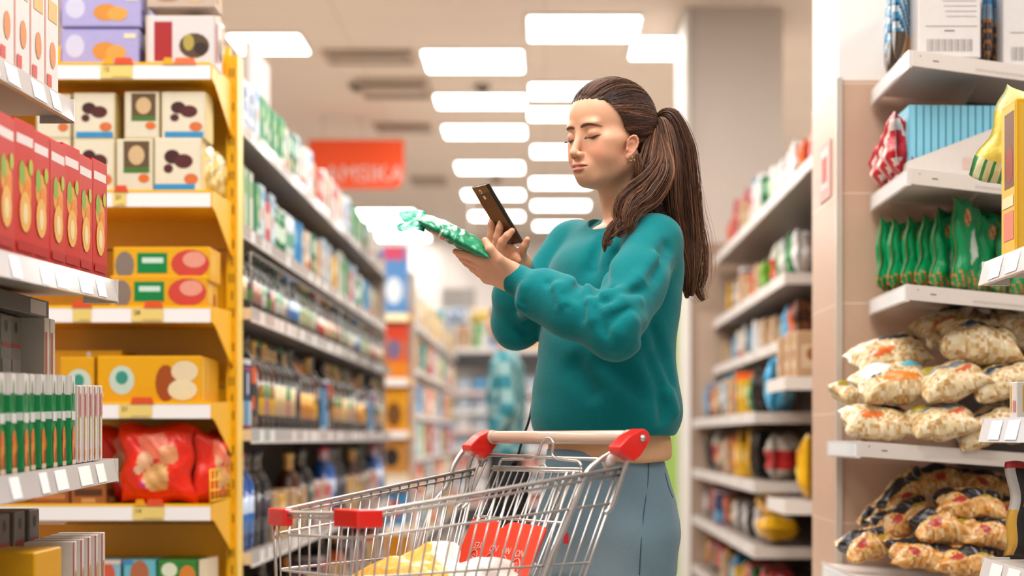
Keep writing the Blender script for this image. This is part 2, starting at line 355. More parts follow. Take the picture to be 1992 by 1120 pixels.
for px, py, lb in ((693, 162, 'small dark ceiling camera left of the wide air unit'), (938, 165, 'small dark ceiling sensor between two light panels'), (965, 345, 'small far ceiling sensor left of the woman')):
    Y = F_PX*(CEIL-HC)/(VY-py); t = empty('ceiling_sensor', ((px-VX)*Y/F_PX, Y, CEIL)); mb = MB(); mb.lathe([(.05, -.03), (.06, -.012), (.06, 0)], '#8d7b6d'); mb.build('mount', M_matte(), t)
    mb = MB(); mb.ell((0, 0, -.032), (.034, .034, .03), '#4c3f38'); mb.build('dome', M_gloss(), t); tag(t, lb, 'sensor')
# ---- hanging orange sign, 13 m away
SY = 12.5; a, b_ = P(600, 272, SY), P(786, 367, SY)
t = empty('hanging_sign', ((a.x+b_.x)/2, SY, (a.z+b_.z)/2)); hw, hh = (b_.x-a.x)/2, (a.z-b_.z)/2; rr = .10
poly = [(-hw, hh), (-hw, -hh+rr*.3), (-hw+rr*.3, -hh)]+[(hw-rr+rr*math.sin(q), -hh+rr-rr*math.cos(q)) for q in np.linspace(0, math.pi/2, 8)]+[(hw, hh)]
mb = MB(); mb.prism(poly, 'y', -.012, .012, '#f24e12'); mb.build('panel', mat('sign_orange', '#f4500f', rough=.5), t)
text_mesh('lettering', 'AMSIKA', .175, M_print(), t, Matrix.Translation((.065, -.0135, -.080)) @ Matrix.Rotation(R(90), 4, 'X'), '#f7ded6', .001, sx=1.0)
mb = MB(); mb.tube([(.06, 0, hh), (.02, 0, CEIL-(a.z+b_.z)/2)], .006, '#d8c4ae'); mb.tube([(-.25, 0, hh), (-.25, 0, CEIL-(a.z+b_.z)/2)], .006, '#d8c4ae'); mb.build('hanger_wire', M_matte(), t)
tag(t, 'orange hanging sign with white capital letters over the left aisle', 'sign')
# white board standing on top of the left rack
A = P(512, 120, 6.0); mb = MB(); mb.box(-.010, -.22, 0, .010, .22, .34, '#e8e0dc'); o = mb.build('shelf_topper', mat('white_board', '#bdb4b0', rough=.6), loc=(-1.10, 6.3, 2.075)); tag(o, 'plain white board standing on top of the grey drinks rack', 'board')
mb = MB(); mb.box(-.02, -.25, -.10, .02, .25, 0, '#cfc6bf'); mb.build('foot', M_paint(), o)
# ================================================================== goods: one prototype of each kind, copied along the shelves
rnd = random.Random(11)
NUM = ['first', 'second', 'third', 'fourth', 'fifth', 'sixth', 'seventh', 'eighth', 'ninth', 'tenth', 'eleventh', 'twelfth', 'thirteenth', 'fourteenth', 'fifteenth', 'sixteenth', 'seventeenth', 'eighteenth', 'nineteenth']
TENS = {2: ('twenty', 'twentieth'), 3: ('thirty', 'thirtieth'), 4: ('forty', 'fortieth'), 5: ('fifty', 'fiftieth')}
def nth(i):
    if i <= 19: return NUM[i-1]
    t, u = divmod(i, 10); return TENS[t][1] if u == 0 else TENS[t][0]+'-'+NUM[u-1]
def face_art(mb, origin, U, V, art, n):
    """coloured patches on a face: origin corner, edge vectors U, V, outward n"""
    o, U, V, n = Vector(origin), Vector(U), Vector(V), Vector(n)
    for k, a in enumerate(art):
        off = n*(.0005+.0003*k)
        if a[0] == 'r': u0, v0, u1, v1, c = a[1:]; pts = [o+U*u+V*v+off for u, v in ((u0, v0), (u1, v0), (u1, v1), (u0, v1))]
        else: cu, cv, ru, rv, c = a[1:]; pts = [o+U*(cu+ru*math.cos(t))+V*(cv+rv*math.sin(t))+off for t in np.linspace(0, 2*math.pi, 15)[:-1]]
        mb.quad([tuple(p) for p in pts], c)
def carton_mb(w, d, h, col, art, side=None, top=None, edge=None):
    """w along x, d along y; art on the faces towards -y and +-x; rounded edges"""
    mb = MB(); mb.box(-w/2, -d/2, 0, w/2, d/2, h, col, b=min(w, d, h)*.03)
    face_art(mb, (-w/2, -d/2, 0), (w, 0, 0), (0, 0, h), art, (0, -1, 0)); s = art if side is None else side
    face_art(mb, (w/2, -d/2, 0), (0, d, 0), (0, 0, h), s, (1, 0, 0)); face_art(mb, (-w/2, d/2, 0), (0, -d, 0), (0, 0, h), s, (-1, 0, 0))
    if top: mb.box(-w/2+.001, -d/2+.001, h, w/2-.001, d/2-.001, h+.0006, top)
    return mb
def bottle_mb(r, h, body, cap, label, lab2, neck=.35, shoulder=.62, nl=None, n=12):
    nr = r*neck; z1 = h*.05; a, b = h*.16, h*shoulder*.82; s0 = h*shoulder
    prof = [(r*.82, 0), (r, z1), (r, a), (r*1.015, a), (r*1.015, a+(b-a)*.55), (r*1.015, b), (r, b), (r, s0), (r*.78, s0+(h-s0)*.22), (nr*1.2, s0+(h-s0)*.45), (nr, s0+(h-s0)*.62), (nr, h*.93), (nr*1.25, h*.93), (nr*1.25, h)]
    cols = [body, body, label, label, lab2, label, body, body, body, nl or body, nl or body, cap, cap]
    mb = MB(); mb.lathe(prof, cols, n); return mb
def can_mb(r, h, c1, c2, top='#c9c9c9'):
    mb = MB(); mb.lathe([(r*.8, 0), (r, h*.05), (r, h*.3), (r, h*.62), (r, h*.92), (r*.84, h*.98), (r*.84, h)], [top, c1, c2, c1, top, top], 14); return mb
def bag_mb(w, h, t, art, seed=0, nu=18, nv=22, seal=.06, wr=1.0, top_w=1.0, transparent=False):
    """pillow bag standing on z=0, w along x, thick along y; art(u, v, side) -> hex"""
    rg = random.Random(seed); ph = [rg.uniform(0, 6.3) for _ in range(6)]; mb = MB(); vs = []; fs = []; cc = []
    for side in (-1, 1):
        o = len(vs)
        for j in range(nv+1):
            v = j/nv
            for i in range(nu+1):
                u = i/nu; a = 2*u-1; b = 2*v-1; bb = min(abs(b)/(1-seal), 1)
                th = t/2*math.sqrt(max(0, 1-abs(a)**2.6))*math.sqrt(max(0, 1-bb**2.8))
                th *= 1+wr*(.10*math.sin(a*7+ph[0]+b*3)+.08*math.sin(b*9+ph[1]-a*4)+.05*math.sin(a*17+b*13+ph[2]))
                sq = 1-.10*(1-bb**2)*(1-abs(a)*.0); W_ = w*(sq if abs(b) < 1-seal else 1)*(1+(top_w-1)*v)
                x = a*W_/2+.006*wr*math.sin(b*6+ph[3]); z = v*h+.006*wr*math.sin(a*5+ph[4])*abs(b)
                y = side*(th+.0006)+(.010*math.sin(a*9+ph[5])*max(0, (abs(b)-.85))/.15*wr*.5)
                vs.append((x, y, z))
        for j in range(nv):
            for i in range(nu):
                q = (o+j*(nu+1)+i, o+j*(nu+1)+i+1, o+(j+1)*(nu+1)+i+1, o+(j+1)*(nu+1)+i); fs.append(q if side < 0 else q[::-1]); cc.append(lin(art((i+.5)/nu, (j+.5)/nv, side)))
    o2 = (nu+1)*(nv+1)
    ring = [j*(nu+1) for j in range(nv+1)], [j*(nu+1)+nu for j in range(nv+1)]
    for r_, fl in ((ring[0], 0), (ring[1], 1)):
        for a, b in zip(r_, r_[1:]): q = (a, b, b+o2, a+o2); fs.append(q if fl else q[::-1]); cc.append(cc[0])
    for r_, fl in ((list(range(nu+1)), 0), ([nv*(nu+1)+i for i in range(nu+1)], 1)):
        for a, b in zip(r_, r_[1:]): q = (a, a+o2, b+o2, b) if fl == 0 else (a, b, b+o2, a+o2); fs.append(q); cc.append(cc[-1])
    zm = min(v[2] for v in vs); vs = [(a, b, c-zm) for a, b, c in vs]; mb.add(vs, fs, cc, True); return mb
PROTO = {}
class Kind:
    def __init__(s, name, mb, m, dims): s.name, s.mb, s.m, s.dims, s.o = name, mb, m, dims, None
    def put(s, loc, rot=(0, 0, 0), label=None, cat=None, group=None, scale=(1, 1, 1)):
        if s.o is None: s.o = s.mb.build(s.name, s.m); c = s.o
        else: c = s.o.copy(); COL.objects.link(c)
        c.location = (loc[0], loc[1], loc[2]+.0016); c.rotation_euler = rot; c.scale = scale; c['label'] = label; c['category'] = cat
        if group: c['group'] = group
        elif 'group' in c: del c['group']
        return c
def mottled(base, cols, seed, bands=()):
    """art function: patches of colour; bands (v0, v1, hex)"""
    rg = random.Random(seed); sp = [(rg.uniform(.15, .85), rg.uniform(.15, .85), rg.uniform(.06, .2), rg.choice(cols)) for _ in range(7)]
    def f(u, v, side):
        for v0, v1, c in bands:
            if v0 <= v <= v1: return c
        for a, b, r, c in sp:
            if (u-a)**2+((v-b)*1.1)**2 < r*r: return c
        return base
    return f
# ------------------------------------------------------------------ grey drinks rack on the left
XF = -.905
def rail_part(parent, x0, x1, y0, y1, z, col='#cfc8c4', h=.04, facing='x+'):
    mb = MB()
    if facing == 'x+': mb.box(x1, y0, z-h, x1+.004, y1, z, col); mb.box(x1+.004, y0, z-h, x1+.007, y1, z-h+.004, '#f2eeec'); mb.box(x1+.004, y0, z-.004, x1+.007, y1, z, '#f2eeec')
    else: mb.box(x0-.004, y0, z-h, x0, y1, z, col)
    return mb.build('price_rail', M_gloss(), parent)
def tags_on_rail(shelf, x, ys, z, sgn=1, cols=('#ffffff', '#f6f1ea')):
    for i, (y, wd) in enumerate(ys):
        mb = MB(); a, b = (x+.0045*sgn, x+.0060*sgn) if sgn > 0 else (x-.006, x-.0045)
        mb.box(a, y, z-.035, b, y+wd, z-.006, cols[i % len(cols)]); mb.box(b if sgn > 0 else a-.0003, y+wd*.2, z-.016, (b+.0003) if sgn > 0 else a, y+wd*.7, z-.012, '#8a8480'); mb.build('price_tag', M_gloss(), shelf)
GY0, GY1 = 4.875, 9.25
levels = [(1.886, -.900), (1.582, -.900), (1.333, -.872), (.973, -.872), (.606, -.872), (.26, -.872)]
rack = empty('shelf_rack', (-1.15, 7.05, 0)); tag(rack, 'long grey metal drinks rack receding behind the yellow rack', 'shelving')
def lw(o, r): o.parent = r; o.matrix_parent_inverse = r.matrix_world.inverted(); return o
bpy.context.view_layer.update()
def wbuild(mb, name, m, r):
    o = mb.build(name, m); o.parent = r; l = r.location
    pw = l; q = r
    o.matrix_parent_inverse = Matrix.Translation(-Vector(l)) if r.parent is None else Matrix.Identity(4)
    return o
mb = MB(); mb.box(-1.42, GY0, 0, -1.40, GY1, 2.0, '#8b7f78'); wbuild(mb, 'back_panel', M_paint(), rack)
mb = MB(); mb.box(-1.40, GY0, 0, -.89, GY1, .12, '#9a928c'); wbuild(mb, 'base', M_paint(), rack)
for yy in (GY0, (GY0+GY1)/2, GY1-.03):
    mb = MB(); mb.box(-1.405, yy, 0, -1.37, yy+.03, 2.0, '#a59d97'); wbuild(mb, 'upright', M_paint(), rack)
mb = MB(); mb.box(-1.40, GY1, 0, -.90, GY1+.02, 1.95, '#b5aaa2'); wbuild(mb, 'end_panel', M_paint(), rack)
for i, (z, xf) in enumerate(levels):
    mb = MB(); mb.box(-1.40, GY0, z-.03, xf, GY1, z, '#8f857e'); mb.box(-1.40, GY0-.001, z-.034, xf, GY0+.004, z+.0, '#d8bf9f'); s = wbuild(mb, 'shelf', M_paint(), rack)
    mb = MB(); mb.box(xf, GY0, z-.042, xf+.004, GY1, z+.004, '#c4bdb9'); mb.box(xf+.004, GY0, z-.042, xf+.008, GY1, z-.037, '#efeae7'); mb.build('price_rail', M_gloss(), s)
    y = GY0+.15; k = 0
    while y < GY1-.2:
        wd = rnd.choice((.05, .06, .07)); mb = MB(); mb.box(xf+.004, y, z-.036, xf+.006, y+wd, z-.002, rnd.choice(('#ffffff', '#f4f0ec', '#ffffff'))); mb.build('price_tag', M_gloss(), s); y += wd+rnd.uniform(.04, .5); k += 1
mb = MB(); mb.tube([(-.876, GY0+.02, 1.500), (-.876, GY1, 1.500)], .0035, '#9a948f'); [mb.tube([(-.876, y, 1.334), (-.876, y, 1.5)], .003, '#8a847f') for y in np.arange(GY0+.02, GY1, .72)]; wbuild(mb, 'guard_rail', M_paint(), rack)
# kinds
K = {}
def C(key, desc, w, d, h, col, art, side=None, top=None, name='carton'):
    K[key] = (Kind(name, carton_mb(w, d, h, col, art, side, top), M_print(), (w, d, h)), desc, 'carton')
C('c_wb', 'white and pale blue carton', .12, .10, .165, '#e9e9ee', [('r', 0, 0, 1, .25, '#7f9fd0'), ('r', .15, .4, .85, .6, '#9db7dd'), ('e', .5, .75, .25, .12, '#5e86c4')])
C('c_wo', 'white carton with orange mark', .12, .09, .17, '#f0ece6', [('r', 0, .7, 1, .8, '#c9d46a'), ('e', .5, .45, .28, .16, '#e8663a'), ('r', 0, 0, 1, .14, '#6a9ad0')])
C('c_gr', 'green patterned carton', .12, .10, .175, '#3f9a63', [('e', .3, .7, .2, .12, '#a5cf7d'), ('e', .7, .45, .22, .14, '#d9e3c9'), ('r', .1, .05, .9, .2, '#d9ece0')])
C('c_gd', 'dark green carton', .12, .09, .17, '#1f6b46', [('r', .1, .55, .9, .85, '#b9dcc4'), ('e', .5, .3, .25, .12, '#e5d9a9')])
C('c_cr', 'cream and red carton', .12, .09, .165, '#efe3cf', [('r', 0, 0, 1, .3, '#d76a52'), ('r', .2, .5, .8, .8, '#b9c1cb')])
C('c_wh', 'plain white carton', .12, .08, .18, '#efeae6', [('r', .2, .2, .8, .4, '#cfd3da')])
C('c_gw', 'white and green tall carton', .11, .085, .20, '#ecebe6', [('r', 0, 0, .45, 1, '#58a93b'), ('r', .5, .6, .9, .85, '#9dc39a')])
C('c_lb', 'light blue carton with red spot', .11, .09, .19, '#cfe0ec', [('r', .1, .75, .9, .9, '#86b4d8'), ('e', .35, .5, .2, .12, '#e08a70'), ('r', 0, 0, 1, .16, '#8fb9d8')])
C('c_bl', 'bright blue carton', .11, .09, .17, '#3d95cf', [('r', .1, .5, .9, .8, '#8cc9ea'), ('r', 0, 0, 1, .1, '#d8ecf6')])
C('c_tn', 'tan carton', .12, .10, .16, '#c9a27c', [('r', .15, .2, .85, .7, '#e3c8a4'), ('e', .5, .5, .2, .15, '#a5663c')])
C('c_rd', 'red carton', .12, .09, .15, '#cf4236', [('r', .1, .4, .9, .75, '#efd2c4'), ('r', 0, 0, 1, .12, '#8c221c')])
C('c_yl', 'yellow carton', .12, .10, .15, '#eab530', [('r', .1, .5, .9, .8, '#f6e0a0'), ('e', .5, .28, .2, .12, '#b4552a')])
C('c_pk', 'pink and white carton', .12, .10, .17, '#e6c9c6', [('r', 0, .6, 1, .85, '#d46a70'), ('r', .2, .15, .8, .4, '#f6ece9')])
C('c_nv', 'navy blue carton with pink line', .10, .09, .21, '#24406f', [('r', 0, .92, 1, 1, '#e9e6ea'), ('r', 0, .84, 1, .87, '#c5457e'), ('r', .3, .5, .6, .8, '#d9dce6'), ('r', 0, .05, 1, .4, '#62aad8'), ('r', .6, .05, 1, .4, '#d6dbe2'), ('r', 0, 0, 1, .05, '#a33b66')])
C('c_or', 'black and orange carton', .10, .08, .20, '#2a2422', [('r', 0, .7, 1, .95, '#e8642a'), ('r', 0, .3, .6, .5, '#e8642a'), ('r', .1, .05, .9, .2, '#6f5b4c')])
def Bt(key, desc, *a, m=None, **k): K[key] = (Kind('bottle', bottle_mb(*a, **k), M_gloss(), (a[0]*2, a[0]*2, a[1])), desc, 'bottle')
Bt('b_dk', 'dark bottle with pink label', .031, .185, '#1c1512', '#2a2422', '#b9837a', '#d9aaa0')
Bt('b_gr', 'dark green bottle with white label', .031, .185, '#12301f', '#2b5a3c', '#dcdcd2', '#8fb79a')
Bt('b_br', 'brown bottle with cream label', .031, .18, '#3a2012', '#caa45a', '#d9c096', '#e8d8b4')
Bt('b_bl', 'dark bottle with blue label', .031, .185, '#20222a', '#5b8ed0', '#4b83c9', '#c6dcf1')
Bt('b_gl', 'dark bottle with bright green label', .031, .18, '#1b1a17', '#1b1a17', '#2f9a3c', '#2a2522')
Bt('b_ol', 'olive bottle with pale label', .031, .18, '#3c4228', '#9a8a4a', '#b8bf98', '#8f9a6c')
Bt('b_rd', 'dark bottle with red and white label', .031, .18, '#251512', '#b43228', '#cf4038', '#eadfd6')
Bt('b_lg', 'large black bottle with cream label', .048, .29, '#15110f', '#2a211b', '#d6b888', '#e6d2a6', neck=.3, nl='#cfae78', n=16)
Bt('b_ly', 'large brown bottle with yellow label', .042, .285, '#4a2414', '#d4ab4a', '#e8b92c', '#8c6b2a', neck=.32, nl='#d4a45c', n=16)
Bt('b_lo', 'large black bottle with orange label', .052, .27, '#1b1512', '#32261e', '#d98c34', '#edb766', neck=.3, nl='#c97e38', n=16)
Bt('b_lgn', 'large green bottle with pink label', .044, .29, '#1c2a1e', '#2d6a3a', '#c98f88', '#4a8a5a', neck=.3, n=16)
Bt('b_sb', 'blue soda bottle with pink band', .046, .30, '#1d57a8', '#c33a5c', '#2f78cf', '#c6d8f0', neck=.34, shoulder=.66, nl='#d8b9c2', n=16)
Bt('b_sk', 'dark soda bottle', .046, .30, '#1b1a20', '#2a2a32', '#2c2c3a', '#3a3644', neck=.34, nl='#6b645c', n=16)
Bt('b_cl', 'clear water bottle with blue label', .042, .27, '#b8c6cc', '#4f8fd0', '#4a90d4', '#e4eef4', neck=.34, n=14)
K['can_g'] = (Kind('can', can_mb(.033, .17, '#1f7a4a', '#cfe0d2'), M_gloss(), (.066, .066, .17)), 'tall green drinks can', 'can')
K['can_w'] = (Kind('can', can_mb(.033, .17, '#d9dcdc', '#6fa58b'), M_gloss(), (.066, .066, .17)), 'tall white drinks can', 'can')
K['can_b'] = (Kind('can', can_mb(.033, .17, '#3b8fd0', '#dfe9f0'), M_gloss(), (.066, .066, .17)), 'tall blue drinks can', 'can')
def row(seq, xf, y0, y1, z, shelfname, grp, gap=.012, sgn=1, ref='yellow post', rackname='drinks rack', jitter=.01, dx=.015, zf=None, hs=(1, 1), maxn=99, w_is_y=True):
    """stand goods along y on one shelf, nearest first"""
    y = y0; i = 0; out = []
    while y < y1 and i < maxn:
        kd, desc, cat = K[seq[i % len(seq)]]; w_, d_, h_ = kd.dims
        yy = y+d_/2; x = xf-sgn*(w_/2+dx+rnd.uniform(0, jitter)); zz = z if zf is None else zf(z, yy)
        sz = rnd.uniform(*hs); i += 1
        out.append(kd.put((x, yy, zz), (0, 0, rnd.uniform(-.06, .06)), f'{desc}, {nth(i)} from {ref}, {shelfname} of {rackname}', cat, grp, (1, 1, sz))); y += d_+gap+rnd.uniform(0, .006)
    return out
row(['c_wo', 'c_wb', 'c_wb', 'c_lb', 'c_gr', 'c_gr', 'c_gr', 'c_gr', 'c_cr', 'c_gd', 'c_gd', 'c_lb', 'c_cr', 'c_wh', 'c_lb', 'c_tn', 'c_rd', 'c_rd', 'c_wh', 'c_tn', 'c_wh', 'c_pk', 'c_tn'], -.90, GY0+.03, 9.1, 1.886, 'top shelf', 'cartons on the top shelf of the drinks rack')
row(['c_tn', 'c_gw', 'c_gw', 'c_gr', 'c_lb', 'c_rd', 'c_lb', 'can_g', 'can_g', 'can_g', 'can_w', 'can_w', 'c_bl', 'c_bl', 'c_tn', 'c_cr', 'c_gd', 'c_tn', 'c_tn', 'c_lb', 'c_tn', 'c_lb', 'c_yl'], -.90, GY0+.03, 9.1, 1.582, 'second shelf', 'cartons and cans on the second shelf of the drinks rack')
row(['b_br', 'b_gl', 'b_dk', 'b_dk', 'b_gr', 'b_gl', 'b_dk', 'b_gr', 'b_gr', 'b_br', 'b_bl', 'b_bl', 'b_bl', 'b_gr', 'b_ol', 'b_ol', 'b_ol', 'b_gr', 'b_dk', 'b_rd', 'b_rd', 'b_rd', 'b_br', 'b_dk'], -.872, GY0+.03, 9.1, 1.333, 'third shelf', 'bottles on the third shelf of the drinks rack', gap=.02)
y = GY0+.06; i = 0; bc = ['c_yl', 'c_yl', 'c_gr', 'c_tn', 'c_yl', 'c_lb', 'c_gr', 'c_rd', 'c_rd', 'c_wh', 'c_rd', 'c_wh', 'c_pk', 'c_tn', 'c_yl']
for i in range(26):
    kd, desc, cat = K[bc[i % len(bc)]]; i += 1
    kd.put((-1.06, GY0+.08+i*.155-.1, 1.334), (0, 0, rnd.uniform(-.1, .1)), f'{desc} behind the small bottles, {nth(i)} from yellow post', cat, 'cartons behind the small bottles', (1, 1.15, 1.24*.165/kd.dims[2]))
row(['c_nv', 'c_or', 'b_sk', 'b_ly', 'b_lgn', 'b_ly', 'b_lg', 'b_lg', 'b_lgn', 'b_lg', 'b_sk', 'b_lo', 'b_lo', 'b_lo', 'b_ly', 'b_sk', 'c_bl'], -.872, GY0+.03, 9.1, .973, 'fourth shelf', 'large bottles on the fourth shelf of the drinks rack', gap=.01)
row(['b_sb', 'b_sb', 'b_sk', 'b_sk', 'b_sk', 'c_tn', 'c_yl', 'c_tn', 'c_tn', 'b_ly', 'b_ly', 'c_tn', 'b_sk', 'b_lgn', 'c_pk', 'c_tn', 'c_pk', 'c_rd'], -.872, GY0+.03, 9.1, .606, 'fifth shelf', 'soda bottles and cartons on the fifth shelf of the drinks rack', gap=.012)
row(['c_tn', 'c_rd', 'c_nv', 'c_or', 'b_sk', 'c_tn', 'c_yl', 'c_or', 'c_tn', 'b_lo', 'c_nv', 'c_tn'], -.872, GY0+.03, 9.1, .26, 'lowest shelf', 'goods on the lowest shelf of the drinks rack', gap=.02)
# ------------------------------------------------------------------ yellow end rack
YC = '#f2b40a'; YD = '#e6a606'; YM = mat('yellow_paint', rough=.35, attr=True)
EX0, EX1, EY0, EY1 = -1.95, -.911, 4.50, 4.83
er = empty('end_rack', (-1.42, 4.66, 0)); tag(er, 'bright yellow end rack with slotted posts and white price strips', 'shelving')
mb = MB(); [mb.box(EX0, EY1, z, -.925, EY1+.02, z+.196, YC) for z in np.arange(.1, 2.0, .2)]; wbuild(mb, 'back_panel', YM, er)
mb = MB(); mb.box(EX0, 4.50, 0, -.925, EY1, .12, YC); wbuild(mb, 'base', YM, er)
for x0 in (-.930, -1.95):
    mb = MB(); mb.box(x0, 4.80, 0, x0+.034, 4.870, 2.064, YC); mb.box(x0+.032, 4.795, 0, x0+.0355, 4.872, 2.066, '#f7d46a')
    for k in range(40):
        z = .05+k*.05
        for dx in ((.009, .019) if k % 2 else (.016,)): mb.box(x0+dx, 4.7985, z, x0+dx+.0035, 4.801, z+.026, '#4a3208')
    wbuild(mb, 'upright', YM, er)
elev = [(1.967, [(-1.65, .0), (-1.378, .1)]), (1.618, [(-1.18, .05)]), (1.302, [(-1.31, .06), (-1.17, .08)]), (1.039, [(-1.17, .09)]), (.760, [(-1.13, .09)]), (.47, [(-1.2, .09)])]
tagx = {0: [(196, 258)], 1: [(220, 246)], 2: [(142, 178), (256, 318)], 3: [(232, 296)], 4: [(258, 320)], 5: []}
tabx = {0: [(200, 222, '#f0b020'), (222, 260, '#e9552c'), (316, 338, '#f0b020'), (338, 382, '#f07a4a')], 1: [(222, 250, '#e9552c')], 2: [(140, 180, '#e9552c'), (280, 318, '#ee5a2a')], 3: [(254, 300, '#e8562a')], 4: [(262, 284, '#f5a512'), (284, 320, '#e9552c')], 5: []}
TAGTXT = {0: '12', 1: '21', 2: '28', 3: '21', 4: '14'}
for i, (z, _) in enumerate(elev):
    mb = MB(); mb.box(EX0, EY0+.005, z-.035, EX1-.003, EY1, z, YC); s = wbuild(mb, 'shelf', YM, er)
    mb = MB(); mb.box(EX0, EY0, z-.038, EX1-.004, EY0+.005, z+.001, '#ece7e6'); mb.box(EX0, EY0-.001, z+.001, EX1-.004, EY0+.006, z+.008, YC); mb.build('price_rail', M_gloss(), s)
    mb = MB(); mb.prism([(EY0+.004, z+.006), (EY0+.004, z-.036), (EY0+.05, z-.045), (EY1-.06, z-.135), (EY1+.01, z-.150), (EY1+.01, z+.018), (EY1-.1, z+.012)], 'x', EX1-.003, EX1, YC); mb.build('bracket', YM, s)
    for k, (a, b) in enumerate(tagx[i]):
        xa, xb = P(a, 0, EY0).x, P(b, 0, EY0).x; mb = MB(); mb.box(xa, EY0-.0025, z-.036, xb, EY0-.001, z-.001, '#f4d67c'); mb.box(xa+(xb-xa)*.35, EY0-.003, z-.033, xb-.006, EY0-.0025, z-.031, '#a8853a'); tg = mb.build('price_tag', M_print(), s)
        if k == len(tagx[i])-1 and i in TAGTXT: text_mesh('price', TAGTXT[i], .017, M_matte(), tg, Matrix.Translation((xa+.016, EY0-.0032, z-.012)) @ Matrix.Rotation(R(90), 4, 'X'), '#3a2c14', .0003)
    for a, b, c in tabx[i]:
        xa, xb = P(a, 0, EY0).x, P(b, 0, EY0).x; mb = MB(); mb.prism([(xa, z+.002), (xb, z+.002), (xb-.006, z+.020), (xa+.006, z+.020)], 'y', EY0-.004, EY0-.002, c); mb.build('shelf_tab', M_print(), s)
# wire basket side at the right end of the fifth shelf
mb = MB()
for yy in np.linspace(EY0+.01, EY1-.04, 6): mb.tube([(EX1-.006, yy, .76), (EX1-.006, yy, .86)], .002, '#f6c62a')
for zz in np.linspace(.775, .86, 4): mb.tube([(EX1-.006, EY0+.01, zz), (EX1-.006, EY1-.04, zz)], .002, '#f6c62a')
wbuild(mb, 'wire_guard', YM, er)
def wpx(px, Y): return P(px, 0, Y).x
def hpx(py, Y): return P(0, py, Y).z
def pbox(px0, px1, py0, z, Y, d, col, art, label, cat='box', name='box', side=None, group=None, top=None, m=None, h=None, rz=0, ztop=None):
    """a carton with its front at distance Y, spanning pixels px0..px1, standing on z, top at pixel py0"""
    x0, x1 = wpx(px0, Y), wpx(px1, Y); hh = h or ((ztop or hpx(py0, Y))-z); mb = carton_mb(x1-x0, d, hh, col, art, side, top); o = mb.build(name, m or M_print(), loc=((x0+x1)/2, Y+d/2, z)); o.rotation_euler.z = rz
    tag(o, label, cat, group); return o
z = 1.968; YF = 4.53
PUR = '#a9a0d8'; cook = [('r', .02, .06, .98, .94, '#b5addf'), ('e', .18, .55, .12, .3, '#d9d6ee'), ('e', .56, .42, .16, .24, '#e0953c'), ('e', .70, .38, .13, .20, '#eaa84e'), ('r', .80, .75, .95, .88, '#efe3c2')]
a = pbox(118, 272, 56, z, YF, .18, PUR, cook, 'lilac biscuit box with golden cookies, lower of the two stacked ones', group=None, side=[('r', 0, .1, 1, .5, '#5c5596')])
pbox(118, 276, -16, z+a.dimensions.z+.004, YF, .18, PUR, cook, 'lilac biscuit box with golden cookies, upper of the two stacked ones', side=[('r', 0, .1, 1, .5, '#5c5596')])
pbox(284, 418, 30, z, YF, .10, '#e6dedd', [('r', .0, 0, .03, 1, '#e3c6b0'), ('r', .12, .12, .38, .88, '#b02a2c'), ('e', .70, .42, .22, .24, '#5c4a34'), ('e', .62, .48, .08, .16, '#b9a64e'), ('e', .8, .36, .10, .12, '#3c2a26')], 'white packet with red panel and dark fruit picture on the top yellow shelf', 'packet', name='packet')
pbox(286, 418, -40, z+.165, YF, .10, '#cdb6a4', [('e', .3, .4, .2, .2, '#b98d6a'), ('e', .7, .5, .2, .3, '#e3bf8a')], 'tan packet lying on the white packet with red panel', 'packet', name='packet')
kb = Kind('paper_bag', bag_mb(.14, .20, .08, mottled('#dcc2a0', ['#f0e0c8', '#c99a6a', '#e8cfae'], 4), 4), M_film(), (.14, .08, .2))
kb.put((-.965, 4.70, 1.969), (0, -.03, R(70)), 'crumpled tan bag at the right end of the top yellow shelf', 'bag')
z = 1.619
ber = [('r', .06, .05, .95, .95, '#efe3c9'), ('e', .38, .66, .17, .13, '#4a2626'), ('e', .62, .58, .20, .13, '#5c2b28'), ('e', .78, .26, .15, .10, '#e07840'), ('e', .3, .45, .1, .08, '#5a2a2a')]
bl = [('r', .08, .03, .95, .15, '#3c95c9')]
chk = [('r', .06, .05, .95, .95, '#eadfc6'), ('r', .2, .42, .9, .96, '#6a5236'), ('e', .55, .7, .22, .18, '#dcb98a'), ('r', .2, .38, .9, .48, '#4f7a34'), ('e', .75, .28, .15, .08, '#e8742e')]
sidey = [('r', 0, 0, 1, 1, '#f0d48a')]
pbox(142, 224, 268, z, YF, .10, '#eee0bf', ber, 'cream box with dark berries, lower left of the stack on the second yellow shelf', side=sidey, group=None)
pbox(142, 224, 180, z+.152, YF, .10, '#eee0bf', ber+bl, 'cream box with dark berries and blue strip, upper left on the second yellow shelf', side=sidey)
pbox(226, 298, 270, z, YF-.01, .10, '#ecdfc0', chk, 'cream box with golden fruit on brown, below its twin on the second yellow shelf', side=sidey)
pbox(300, 392, 268, z, YF-.01, .10, '#f1e5cb', ber+[('r', .0, .04, .86, .17, '#3a98d4')], 'cream box with blue strip at the right of the second yellow shelf, lower one', side=sidey)
pbox(242, 310, 178, z+.152, YF, .10, '#ecdfc0', chk, 'cream box with golden fruit on brown, stacked on its twin', side=sidey)
pbox(314, 400, 178, z+.152, YF, .10, '#f1e5cb', ber+bl, 'cream box with blue strip stacked at the upper right of the second yellow shelf', side=sidey)
pbox(60, 138, 268, z, YF, .10, '#e4d3b0', ber, 'cream box half hidden behind the red packs on the second yellow shelf', side=sidey); pbox(70, 138, 182, z+.152, YF, .10, '#e4d3b0', ber, 'cream box half hidden above its twin behind the red packs', side=sidey)
kb2 = Kind('bag', bag_mb(.13, .145, .05, mottled('#e9c766', ['#f2e0a8', '#d9a83c', '#f6ecd0'], 9), 9), M_film(), (.13, .05, .15))
